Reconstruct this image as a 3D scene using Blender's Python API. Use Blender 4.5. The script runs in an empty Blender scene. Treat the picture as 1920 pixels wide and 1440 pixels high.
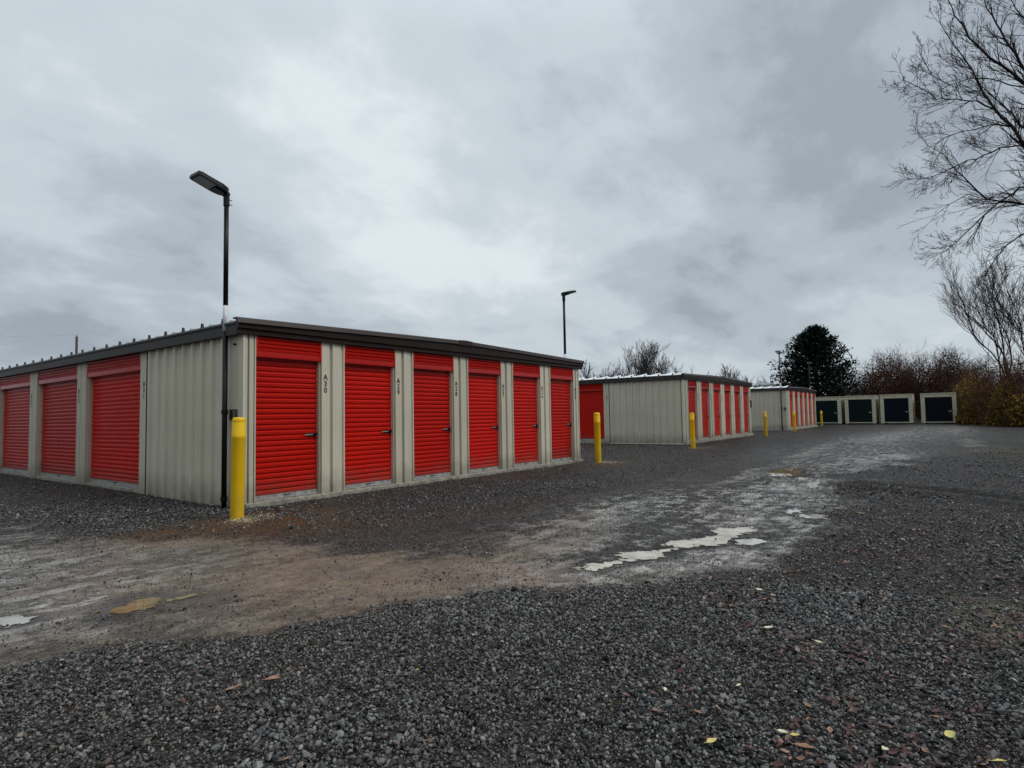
import bpy, bmesh, math, random
import numpy as np
from mathutils import Matrix, Vector
R = math.radians
sc = bpy.context.scene
rng = np.random.RandomState(7); random.seed(7)

# ------------------------------------------------------------------ camera
PITCH, ROLL, YAW = R(3.103), R(-1.008), R(53.339)
CAM = np.array([-4.524, -8.141, 1.286]); FPX = 1119.1
fw = np.array([math.sin(YAW)*math.cos(PITCH), math.cos(YAW)*math.cos(PITCH), math.sin(PITCH)])
rt = np.array([math.cos(YAW), -math.sin(YAW), 0.0]); upv = np.cross(rt, fw)
r2 = math.cos(ROLL)*rt + math.sin(ROLL)*upv
u2 = -math.sin(ROLL)*rt + math.cos(ROLL)*upv
cam = bpy.data.cameras.new('camera'); camo = bpy.data.objects.new('camera', cam)
sc.collection.objects.link(camo)
camo.matrix_world = Matrix(((r2[0], u2[0], -fw[0], CAM[0]), (r2[1], u2[1], -fw[1], CAM[1]),
                            (r2[2], u2[2], -fw[2], CAM[2]), (0, 0, 0, 1)))
cam.sensor_width = 36; cam.lens = FPX/1920*36; cam.clip_start = .05; cam.clip_end = 3000
sc.camera = camo
def at(px, py, d):            # a place d metres ahead of the viewpoint
    return CAM + (fw + r2*(px-960)/FPX - u2*(py-720)/FPX)*d
def onground(px, py, z=0.0):
    d = fw + r2*(px-960)/FPX - u2*(py-720)/FPX
    return CAM + d*(z-CAM[2])/d[2]

# ------------------------------------------------------------------ light
SUN_EL, SUN_AZ = R(48), R(160)      # azimuth clockwise from +Y
W = bpy.data.worlds.new('World'); sc.world = W; W.use_nodes = True
nt = W.node_tree; nt.nodes.clear()
def N(nt, t, **kw):
    n = nt.nodes.new(t)
    for k, v in kw.items():
        if k.startswith('i_'):
            k = k[2:]; k = int(k) if k.isdigit() else k.replace('_', ' ')
            n.inputs[k].default_value = v
        else: setattr(n, k, v)
    return n
def L(nt, a, b): nt.links.new(a, b)
def math_(nt, op, a, b=None, c=None, clamp=False):
    n = nt.nodes.new('ShaderNodeMath'); n.operation = op; n.use_clamp = clamp
    for i, v in enumerate((a, b, c)):
        if v is None: continue
        if isinstance(v, (int, float)): n.inputs[i].default_value = v
        else: nt.links.new(v, n.inputs[i])
    return n.outputs[0]
def ramp(nt, fac, stops, interp='LINEAR'):
    n = nt.nodes.new('ShaderNodeValToRGB'); n.color_ramp.interpolation = interp
    e = n.color_ramp.elements
    while len(e) < len(stops): e.new(.5)
    for i, (p, c) in enumerate(stops):
        e[i].position = p; e[i].color = (c, c, c, 1) if isinstance(c, (int, float)) else (*c, 1)
    nt.links.new(fac, n.inputs[0]); return n.outputs[0]
def mixc(nt, fac, a, b, blend='MIX'):
    n = nt.nodes.new('ShaderNodeMix'); n.data_type = 'RGBA'; n.blend_type = blend
    for s, v in ((n.inputs[0], fac), (n.inputs[6], a), (n.inputs[7], b)):
        if isinstance(v, (int, float)): s.default_value = v
        elif isinstance(v, tuple): s.default_value = (*v, 1)
        else: nt.links.new(v, s)
    return n.outputs[2]
def noise(nt, vec, scale, detail=4, rough=.55, dist=0.0, off=None):
    n = nt.nodes.new('ShaderNodeTexNoise'); n.inputs['Scale'].default_value = scale
    n.inputs['Detail'].default_value = detail; n.inputs['Roughness'].default_value = rough
    n.inputs['Distortion'].default_value = dist
    if off:
        v = nt.nodes.new('ShaderNodeVectorMath'); v.operation = 'ADD'; nt.links.new(vec, v.inputs[0])
        v.inputs[1].default_value = off; vec = v.outputs[0]
    nt.links.new(vec, n.inputs['Vector']); return n.outputs['Fac']

tc = N(nt, 'ShaderNodeTexCoord')
sep = N(nt, 'ShaderNodeSeparateXYZ'); L(nt, tc.outputs['Generated'], sep.inputs[0])
zc = math_(nt, 'MAXIMUM', sep.outputs['Z'], 0.0)
den = math_(nt, 'ADD', zc, .34)
cx_ = math_(nt, 'DIVIDE', sep.outputs['X'], den); cy_ = math_(nt, 'DIVIDE', sep.outputs['Y'], den)
comb = N(nt, 'ShaderNodeCombineXYZ'); L(nt, cx_, comb.inputs[0]); L(nt, cy_, comb.inputs[1])
mp = N(nt, 'ShaderNodeMapping'); L(nt, comb.outputs[0], mp.inputs[0])
mp.inputs['Rotation'].default_value = (0, 0, R(-75)); mp.inputs['Scale'].default_value = (.8, 1.0, 1)
P_ = mp.outputs[0]
n1 = noise(nt, P_, .75, 3, .45, .3, (5.1, 4.2, 0))
n2 = noise(nt, P_, 1.9, 5, .5, .35, (7.3, 2.2, 1))
n3 = noise(nt, P_, 6.0, 6, .6, .2, (1.7, 9.2, 2))
cl = math_(nt, 'ADD', math_(nt, 'ADD', math_(nt, 'MULTIPLY', n1, .50), math_(nt, 'MULTIPLY', n2, .34)), math_(nt, 'MULTIPLY', n3, .18))
dens = ramp(nt, cl, [(.395, (.335, .385, .44)), (.455, (.44, .50, .555)), (.53, (.565, .63, .68)), (.625, (.74, .80, .835))], 'EASE')
hor = ramp(nt, sep.outputs['Z'], [(0.0, 1.0), (.12, .0)], 'EASE')
col = mixc(nt, math_(nt, 'MULTIPLY', hor, .7), dens, (.55, .63, .685))
gain = ramp(nt, sep.outputs['Z'], [(0.0, .395), (.55, .425), (.85, .72)])   # overcast: brightest overhead
gainv = math_(nt, 'MULTIPLY', gain, 2.6)
sky = N(nt, 'ShaderNodeTexSky', sky_type='NISHITA', sun_disc=False, sun_elevation=SUN_EL, sun_rotation=SUN_AZ)
bgc = N(nt, 'ShaderNodeBackground'); L(nt, col, bgc.inputs[0]); L(nt, gainv, bgc.inputs[1])
bgs = N(nt, 'ShaderNodeBackground'); L(nt, sky.outputs[0], bgs.inputs[0]); bgs.inputs[1].default_value = .05
mxs = N(nt, 'ShaderNodeMixShader'); mxs.inputs[0].default_value = .93
L(nt, bgs.outputs[0], mxs.inputs[1]); L(nt, bgc.outputs[0], mxs.inputs[2])
wo = N(nt, 'ShaderNodeOutputWorld'); L(nt, mxs.outputs[0], wo.inputs[0])
sl = bpy.data.lights.new('sun', 'SUN'); sl.energy = 1.5; sl.angle = R(20); sl.color = (1, .97, .93)
so = bpy.data.objects.new('sun', sl); sc.collection.objects.link(so)
sd = Vector((math.sin(SUN_AZ)*math.cos(SUN_EL), math.cos(SUN_AZ)*math.cos(SUN_EL), math.sin(SUN_EL)))
so.rotation_euler = (-sd).to_track_quat('-Z', 'Y').to_euler(); so.location = (0, 0, 30)
sc.view_settings.view_transform = 'Standard'; sc.view_settings.look = 'None'
sc.view_settings.exposure = 0; sc.view_settings.gamma = 1
sc.render.engine = 'CYCLES'

# ------------------------------------------------------------------ helpers
def tag(o, label=None, cat=None, group=None, kind=None):
    if label: o['label'] = label
    if cat: o['category'] = cat
    if group: o['group'] = group
    if kind: o['kind'] = kind
    return o
def empty(name, loc=(0, 0, 0), rz=0.0):
    o = bpy.data.objects.new(name, None); o.location = loc; o.rotation_euler = (0, 0, rz)
    o.empty_display_size = .1; sc.collection.objects.link(o); return o
class MB:
    def __init__(s): s.v = []; s.f = []; s.mi = []
    def add(s, vs, fs, mi=0):
        b = len(s.v); s.v += [tuple(map(float, v)) for v in vs]
        s.f += [tuple(b+i for i in f) for f in fs]; s.mi += [mi]*len(fs)
    def box(s, a, b, mi=0, bev=0):
        (x0, y0, z0), (x1, y1, z1) = a, b
        s.add([(x0,y0,z0),(x1,y0,z0),(x1,y1,z0),(x0,y1,z0),(x0,y0,z1),(x1,y0,z1),(x1,y1,z1),(x0,y1,z1)],
              [(3,2,1,0),(4,5,6,7),(0,1,5,4),(1,2,6,5),(2,3,7,6),(3,0,4,7)], mi)
    def extr(s, pts, off, mi=0, close=False, caps=False):   # polyline swept by a vector
        n = len(pts); q = [tuple(np.add(p, off)) for p in pts]
        m = n if close else n-1
        s.add(list(pts)+q, [(i, (i+1) % n, n+(i+1) % n, n+i) for i in range(m)] +
              ([tuple(range(n))[::-1], tuple(range(n, 2*n))] if caps else []), mi)
    def tube(s, pts, rad, k=8, mi=0, cap=True):
        pts = np.array(pts, float); n = len(pts)
        if np.isscalar(rad): rad = [rad]*n
        t = np.gradient(pts, axis=0); t /= np.linalg.norm(t, axis=1)[:, None]+1e-9
        ref = np.array([0, 0, 1.]) if abs(t[0][2]) < .9 else np.array([1., 0, 0])
        b = len(s.v); ang = np.arange(k)*2*math.pi/k
        for i in range(n):
            a = np.cross(t[i], ref); a /= np.linalg.norm(a)+1e-9; c = np.cross(a, t[i])
            for g in ang: s.v.append(tuple(pts[i]+rad[i]*(math.cos(g)*a+math.sin(g)*c)))
        for i in range(n-1):
            for j in range(k):
                s.f.append((b+i*k+j, b+i*k+(j+1) % k, b+(i+1)*k+(j+1) % k, b+(i+1)*k+j)); s.mi.append(mi)
        if cap:
            s.f.append(tuple(b+j for j in range(k))[::-1]); s.f.append(tuple(b+(n-1)*k+j for j in range(k))); s.mi += [mi, mi]
    def build(s, name, mats, parent=None, smooth=False, bevel=0, loc=None, rz=None):
        m = bpy.data.meshes.new(name); m.from_pydata(s.v, [], s.f); m.validate(); m.update()
        mats = mats if isinstance(mats, (list, tuple)) else [mats]
        for x in mats: m.materials.append(x)
        if len(mats) > 1 and len(m.polygons) == len(s.mi): m.polygons.foreach_set('material_index', s.mi)
        if smooth: m.polygons.foreach_set('use_smooth', [True]*len(m.polygons))
        o = bpy.data.objects.new(name, m); sc.collection.objects.link(o)
        if parent: o.parent = parent
        if loc is not None: o.location = loc
        if rz is not None: o.rotation_euler = (0, 0, rz)
        if bevel:
            md = o.modifiers.new('bevel', 'BEVEL'); md.width = bevel; md.segments = 2; md.limit_method = 'ANGLE'
        return o
def npmesh(name, V, F, mats, parent=None, fi=None, smooth=False):   # F: (n,3) or (n,4) array
    V = np.asarray(V, np.float32); F = np.asarray(F, np.int32)
    m = bpy.data.meshes.new(name); m.vertices.add(len(V)); m.vertices.foreach_set('co', V.ravel())
    k = F.shape[1]; m.loops.add(F.size); m.loops.foreach_set('vertex_index', F.ravel())
    m.polygons.add(len(F)); m.polygons.foreach_set('loop_start', np.arange(len(F), dtype=np.int32)*k)
    m.polygons.foreach_set('loop_total', np.full(len(F), k, np.int32))
    for x in (mats if isinstance(mats, (list, tuple)) else [mats]): m.materials.append(x)
    if fi is not None: m.polygons.foreach_set('material_index', fi)
    m.polygons.foreach_set('use_smooth', np.full(len(F), smooth))
    m.update(calc_edges=True)
    o = bpy.data.objects.new(name, m); sc.collection.objects.link(o)
    if parent: o.parent = parent
    return o
def place(o, parent, loc, rz=0.0):
    o.parent = parent; o.location = loc; o.rotation_euler = (0, 0, rz); return o
def copy_tree(o, parent=None):
    c = o.copy(); sc.collection.objects.link(c); c.parent = parent
    for ch in list(o.children): copy_tree(ch, c)
    return c
def vnoise(x, y, seed=0):
    x = np.asarray(x, float); y = np.asarray(y, float)
    xi = np.floor(x).astype(np.int64); yi = np.floor(y).astype(np.int64)
    fx = x-xi; fy = y-yi; fx = fx*fx*(3-2*fx); fy = fy*fy*(3-2*fy)
    def h(a, b):
        n = (a*374761393+b*668265263+seed*1442695041) & 0xffffffff
        n = ((n ^ (n >> 13))*1274126177) & 0xffffffff
        return ((n ^ (n >> 16)) & 0xffff)/65535.0
    return (h(xi, yi)*(1-fx)+h(xi+1, yi)*fx)*(1-fy)+(h(xi, yi+1)*(1-fx)+h(xi+1, yi+1)*fx)*fy
def fbm(x, y, o=4, seed=0):
    s = 0; a = .5
    for i in range(o): s = s+a*(vnoise(x*2**i, y*2**i, seed+i)-.5)*2; a *= .5
    return s
def sstep(a, b, x): t = np.clip((x-a)/(b-a), 0, 1); return t*t*(3-2*t)

# ------------------------------------------------------------------ materials
def mat(name):
    m = bpy.data.materials.new(name); m.use_nodes = True; nt = m.node_tree
    return m, nt, nt.nodes['Principled BSDF']
def simple(name, c, rough=.5, metal=0.0, var=.12, scale=6.0, bump=0.0, bscale=40, spec=.5, coat=0, streak=0.0):
    m, nt, b = mat(name)
    tc = N(nt, 'ShaderNodeTexCoord'); v = tc.outputs['Object']
    f = noise(nt, v, scale, 5)
    c0 = tuple(x*(1-var) for x in c); c1 = tuple(min(1, x*(1+var)) for x in c)
    col = mixc(nt, ramp(nt, f, [(.35, 0.0), (.65, 1.0)]), c0, c1)
    if streak:
        mp = N(nt, 'ShaderNodeMapping'); mp.inputs['Scale'].default_value = (14, 14, .5); L(nt, v, mp.inputs[0])
        s = noise(nt, mp.outputs[0], 1.0, 5, .6)
        col = mixc(nt, math_(nt, 'MULTIPLY', ramp(nt, s, [(.45, 0.0), (.75, 1.0)]), streak), col, tuple(x*.45 for x in c), 'MIX')
    L(nt, col, b.inputs['Base Color'])
    r = math_(nt, 'ADD', math_(nt, 'MULTIPLY', f, .25), rough-.12); L(nt, r, b.inputs['Roughness'])
    b.inputs['Metallic'].default_value = metal; b.inputs['Specular IOR Level'].default_value = spec
    b.inputs['Coat Weight'].default_value = coat
    if bump:
        bm = N(nt, 'ShaderNodeBump'); bm.inputs['Strength'].default_value = 1.0; bm.inputs['Distance'].default_value = bump
        L(nt, noise(nt, v, bscale, 3), bm.inputs['Height']); L(nt, bm.outputs[0], b.inputs['Normal'])
    return m
def panelmat(name, c, rough, dirt=.35, spec=.5, streak=.8, coat=0):
    # painted sheet metal: run-off streaks, splash dirt along the foot, slight oil-canning
    m, nt, b = mat(name)
    tc = N(nt, 'ShaderNodeTexCoord'); v = tc.outputs['Object']
    g = N(nt, 'ShaderNodeNewGeometry'); sp = N(nt, 'ShaderNodeSeparateXYZ'); L(nt, g.outputs['Position'], sp.inputs[0])
    mp = N(nt, 'ShaderNodeMapping'); mp.inputs['Scale'].default_value = (18, 18, .7); L(nt, g.outputs['Position'], mp.inputs[0])
    st = noise(nt, mp.outputs[0], 1.0, 6, .6)
    big = noise(nt, v, 1.3, 4)
    col = mixc(nt, ramp(nt, big, [(.3, 0.0), (.7, 1.0)]), tuple(x*.93 for x in c), tuple(x*1.05 for x in c))
    col = mixc(nt, math_(nt, 'MULTIPLY', ramp(nt, st, [(.5, 0.0), (.8, 1.0)]), dirt*streak), col, tuple(np.array(c)*.45+np.array((.02, .015, .01))))
    low = ramp(nt, math_(nt, 'ADD', sp.outputs['Z'], math_(nt, 'MULTIPLY', noise(nt, g.outputs['Position'], 5, 5), .5)), [(.25, 1.0), (.75, 0.0)])
    col = mixc(nt, math_(nt, 'MULTIPLY', low, min(1, dirt*1.5)), col, (.11, .092, .07))
    oi = N(nt, 'ShaderNodeObjectInfo'); vv = N(nt, 'ShaderNodeCombineXYZ'); q_ = math_(nt, 'ADD', .86, math_(nt, 'MULTIPLY', oi.outputs['Random'], .22))
    for i_ in range(3): L(nt, q_, vv.inputs[i_])
    col = mixc(nt, 1.0, col, vv.outputs[0], 'MULTIPLY')
    L(nt, col, b.inputs['Base Color']); b.inputs['Specular IOR Level'].default_value = spec; b.inputs['Coat Weight'].default_value = coat; b.inputs['Coat Roughness'].default_value = .18
    L(nt, math_(nt, 'ADD', math_(nt, 'MULTIPLY', st, .25), rough-.1), b.inputs['Roughness'])
    bm = N(nt, 'ShaderNodeBump'); bm.inputs['Distance'].default_value = .004
    L(nt, noise(nt, v, 3.5, 3), bm.inputs['Height']); L(nt, bm.outputs[0], b.inputs['Normal'])
    return m
M = {}
M['beige'] = panelmat('beige_sheet_metal', (.56, .522, .412), .45, .42, .3)
M['trim'] = panelmat('beige_trim', (.62, .585, .47), .4, .3, .3)
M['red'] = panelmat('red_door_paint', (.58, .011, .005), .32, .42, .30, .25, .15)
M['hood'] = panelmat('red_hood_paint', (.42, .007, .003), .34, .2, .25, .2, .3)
M['brown'] = simple('dark_brown_trim', (.020, .010, .008), .42, var=.2, streak=.3, spec=.2)
M['rake'] = simple('brown_rake_trim', (.036, .025, .021), .42, var=.15, streak=.3, spec=.3)
M['eave'] = simple('grey_brown_eave_trim', (.036, .031, .028), .45, var=.25, streak=.4, spec=.25)
M['black'] = simple('black_metal', (.006, .006, .006), .42, var=.2, spec=.25)
M['dark'] = simple('dark_recess', (.01, .009, .008), .9, spec=.1)
M['white'] = simple('white_roof_sheet', (.80, .82, .83), .35, var=.05)
M['dullroof'] = simple('dull_galvalume_roof', (.20, .21, .22), .5, var=.2)
M['galv'] = simple('galvanised_bar', (.36, .355, .34), .42, metal=.35, var=.2, scale=14)
M['steel'] = simple('bright_steel', (.62, .60, .58), .25, metal=.9)
M['conc'] = simple('old_concrete', (.25, .235, .19), .8, var=.35, scale=9, bump=.01, bscale=35)
M['yellow'] = panelmat('yellow_plastic', (.86, .53, .008), .42, .22, .3, .5)
M['sleeve'] = simple('pale_galvanised_post', (.62, .62, .64), .4, var=.1)
M['lens'] = simple('lamp_lens', (.20, .19, .17), .25)
M['ink'] = simple('black_lettering', (.012, .012, .012), .5)
M['cbeige'] = simple('cream_container_paint', (.44, .42, .31), .5, var=.15, streak=.3, spec=.3)
M['cgreen'] = simple('dark_green_door', (.002, .009, .010), .5, spec=.08)
M['cblue'] = simple('dark_blue_door', (.002, .004, .010), .5, spec=.08)
M['bark'] = simple('wet_bark', (.022, .018, .016), .8, var=.3, spec=.15)
M['barkgrey'] = simple('grey_bark', (.052, .044, .042), .85, var=.3, spec=.15)
M['twigred'] = simple('reddish_twigs', (.085, .040, .029), .85, spec=.1, var=.5, scale=.7)
M['twigbrown'] = simple('brown_twigs', (.080, .048, .028), .85, spec=.1, var=.5, scale=.7)
M['leafred'] = simple('red_brown_leaves', (.075, .022, .016), .7, var=.6, scale=.9)
M['wood'] = simple('pole_wood', (.045, .030, .024), .8, var=.3)
M['roofgrey'] = simple('grey_shingles', (.05, .055, .055), .8, var=.2)
M['siding'] = simple('house_siding', (.35, .35, .33), .7)
def foliage(name, c0, c1, c2):
    m, nt, b = mat(name); g = N(nt, 'ShaderNodeNewGeometry')
    r = g.outputs['Random Per Island']
    L(nt, ramp(nt, r, [(.0, c0), (.5, c1), (1.0, c2)]), b.inputs['Base Color']); b.inputs['Roughness'].default_value = .6
    b.inputs['Specular IOR Level'].default_value = .08
    return m
M['needle'] = foliage('dark_needles', (.003, .008, .006), (.006, .014, .009), (.014, .026, .017))
M['yleaf'] = foliage('olive_yellow_leaves', (.06, .042, .012), (.17, .115, .022), (.34, .215, .03))
M['rleaf'] = foliage('russet_leaves', (.035, .014, .010), (.10, .034, .020), (.16, .075, .028))

# ------------------------------------------------------------------ ground
def polyfield(poly, X, Y):      # signed distance (positive inside)
    P = np.array(poly, float); Q = np.roll(P, -1, 0)
    dm = np.full(X.shape, 1e9); ins = np.zeros(X.shape, bool)
    for (ax, ay), (bx, by) in zip(P, Q):
        ex, ey = bx-ax, by-ay
        t = np.clip(((X-ax)*ex+(Y-ay)*ey)/(ex*ex+ey*ey+1e-12), 0, 1)
        dm = np.minimum(dm, np.hypot(X-ax-t*ex, Y-ay-t*ey))
        c = ((ay > Y) != (by > Y)) & (X < (bx-ax)*(Y-ay)/(by-ay+1e-12)+ax)
        ins ^= c
    return np.where(ins, dm, -dm)
def blob(X, Y, cx, cy, rx, ry, ang=0):
    c, s = math.cos(ang), math.sin(ang); u = ((X-cx)*c+(Y-cy)*s)/rx; v = (-(X-cx)*s+(Y-cy)*c)/ry
    return np.exp(-(u*u+v*v))
lower = [(-30,2),(-12,-1.2),(-5.2,-3.1),(-3.53,-3.87),(-3.15,-4.26),(-2.69,-4.52),(-2.12,-4.77),(-1.54,-5.16),(-.99,-5.48),(-.67,-5.92),(-.33,-6.18),(.31,-6.48),(1.12,-6.74),(2.19,-6.94),(4.06,-6.83),(7.07,-6.31),(10.5,-6.5),(14.5,-7.6),(20,-9.5),(38,-14),(56,-16)]
upper = [(57,1),(47.3,-1.5),(31.5,-2.0),(21,-2.13),(13.75,-3.0),(8.99,-3.22),(6.38,-3.1),(3.65,-2.98),(1.75,-2.89),(.31,-2.41),(-.57,-2.0),(-1.01,-1.5),(-1.7,-.9),(-2.4,1.5),(-2.7,6),(-3.2,14),(-4,40),(-30,40)]
TRACK = lower+upper
RUT = np.array([(8.9,-4.6),(7.45,-5.58),(7.09,-6.67),(6.85,-7.44),(6.51,-8.11),(5.98,-8.79),(5.2,-9.8)])
def linedist(L_, X, Y):
    dm = np.full(np.shape(X), 1e9)
    for (ax, ay), (bx, by) in zip(L_[:-1], L_[1:]):
        ex, ey = bx-ax, by-ay
        t = np.clip(((X-ax)*ex+(Y-ay)*ey)/(ex*ex+ey*ey), 0, 1)
        dm = np.minimum(dm, np.hypot(X-ax-t*ex, Y-ay-t*ey))
    return dm
def track_mask(X, Y):
    d = np.hypot(X-CAM[0], Y-CAM[1]); s = polyfield(TRACK, X, Y)+fbm(X*1.3, Y*1.3, 5, 3)*(.26+.06*d)
    w = .12+.055*d; return sstep(-w, w, s)
def silt_mask(X, Y):
    c, s = math.cos(R(-22)), math.sin(R(-22)); u = X*c+Y*s; v = -X*s+Y*c
    st_ = fbm(u*.55, v*2.4, 5, 140)
    b = sum(a*blob(X, Y, *p) for a, p in [(.9, (2.3,-4.45,2.0,.40,-.05)), (1.0, (5.2,-5.9,2.3,.75,.15)), (.9, (1.5,-6.62,.8,.22,-.35)), (1.0, (-.6,-5.75,1.5,.42,-.45)),
        (.8, (.6,-4.9,1.3,.30,-.2)), (.9, (13,-6.5,4,.7,-.05)), (.7, (9,-4.6,2.5,.35,.05)), (.7, (19,-4.2,6,.5,.05)), (.8, (31,-5.5,9,.8,0)), (.8, (45,-8,10,.9,0)), (.5, (24,-8.5,6,.5,0))])
    lf = sstep(.9, -.7, X+.25*Y+1.4+.5*fbm(X*1.5, Y*1.5, 3, 141))*(.80)
    return np.clip(np.maximum(b, lf)+st_*.55, 0, 1)
def gp(*pp): return [onground(x, y, -.014)[:2] for x, y in pp]
PLEV = -.016
PUD = [((.44, .41, .325), 'long pale puddle in the wheel track', gp((1085,1065),(1110,1056),(1150,1055),(1165,1049),(1180,1050),(1160,1040),(1190,1036),(1225,1034),(1262,1028),(1245,1022),(1260,1014),(1300,1012),(1345,1003),(1335,997),(1350,990),(1375,992),(1410,988),(1414,996),(1385,1003),(1370,1010),(1365,1018),(1345,1022),(1300,1024),(1275,1028),(1248,1034),(1240,1044),(1215,1050),(1180,1052),(1160,1056),(1150,1062),(1120,1066)), 3, .10, .010, .3),
       ((.42, .40, .35), 'small pale puddle right of the long one', gp((1380,1014),(1400,1010),(1432,1011),(1432,1019),(1410,1021),(1388,1020)), 5, .08, .010, .25),
       ((.22, .16, .09), 'brown puddle before the second shed', gp((1440,886),(1450,881),(1475,879),(1500,880),(1507,886),(1500,893),(1470,894),(1446,893)), 7, .18, .02, .5),  # reflected bollard and shed walls put into the brown water colour
       ((.22, .16, .085), 'ochre puddle in the mud by the near bollard', gp((188,1146),(212,1138),(230,1130),(258,1120),(300,1120),(340,1118),(370,1114),(410,1113),(380,1118),(330,1123),(300,1131),(285,1138),(250,1148),(225,1154),(205,1154)), 9, .11, .008, .2),
       ((.27, .25, .215), 'white puddle at the left edge of the track', gp((-40,1160),(0,1160),(20,1158),(58,1160),(50,1166),(20,1171),(0,1170),(-40,1172)), 11, .09, .008, .15),
       ((.42, .41, .39), 'sliver of water on the track near the turn', gp((1474,959),(1495,955),(1512,957),(1500,962),(1480,962)), 13, .14, .012, .3),
       ((.42, .41, .39), 'thin film of water beside the gravel edge', gp((1500,967),(1520,964),(1548,966),(1556,971),(1530,973)), 15, .16, .012, .3)]
def height(X, Y):
    d = np.hypot(X-CAM[0], Y-CAM[1])
    tr = track_mask(X, Y)
    h = fbm(X*.35, Y*.35, 3, 11)*.018*np.clip(d/6, .3, 1)
    h = h+fbm(X*2.2, Y*2.2, 4, 21)*.010*(1-.45*tr)
    h = h-.018*tr
    # wheel ruts along the track
    s = polyfield(TRACK, X, Y)
    h = h-tr*.010*np.exp(-((s-1.0)/.16)**2)-tr*.008*np.exp(-((s-2.5)/.2)**2)
    # loose gravel windrow on the right
    r = linedist(RUT, X, Y); h = h+.085*np.exp(-((r-.26)/.17)**2)-.045*np.exp(-(r/.13)**2)
    # gravel banked up against the buildings
    bd = np.minimum(np.hypot(np.maximum(0, np.maximum(-X, X-9.4)), np.maximum(0, -Y)), 9)
    h = h+.05*np.exp(-(bd/.8)**2)*(Y < 20)
    h = h+.03*blob(X, Y, -.45, -.8, .5, .5)+.03*blob(X, Y, 9.4, -.75, .6, .5)
    h = h*(1-sstep(45, 80, d))
    h = np.array(h, float); X = np.asarray(X); Y = np.asarray(Y)
    for q in PUD:
        P = np.array(q[2]); mg = q[6]; k = (X > P[:, 0].min()-mg*2) & (X < P[:, 0].max()+mg*2) & (Y > P[:, 1].min()-mg*2) & (Y < P[:, 1].max()+mg*2)
        if k.any():
            w = sstep(-mg*1.6, -mg*.6, polyfield(q[2], X[k], Y[k])); h[k] = h[k]*(1-w)+PLEV*w
    return h
ang = np.concatenate([np.arange(-58, 58, .25), np.arange(58, 302, 4.0)])
rad = np.concatenate([[0.05, .4, .8, 1.1], np.exp(np.arange(math.log(1.4), math.log(1500), .0110))])
A, RR = np.meshgrid(np.radians(ang)+YAW, rad)
GX = CAM[0]+RR*np.sin(A); GY = CAM[1]+RR*np.cos(A); GZ = height(GX, GY)
nr, na = GX.shape
ii, jj = np.meshgrid(np.arange(nr-1), np.arange(na), indexing='ij')
F = np.stack([ii*na+jj, ii*na+(jj+1) % na, (ii+1)*na+(jj+1) % na, (ii+1)*na+jj], -1).reshape(-1, 4)

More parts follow.
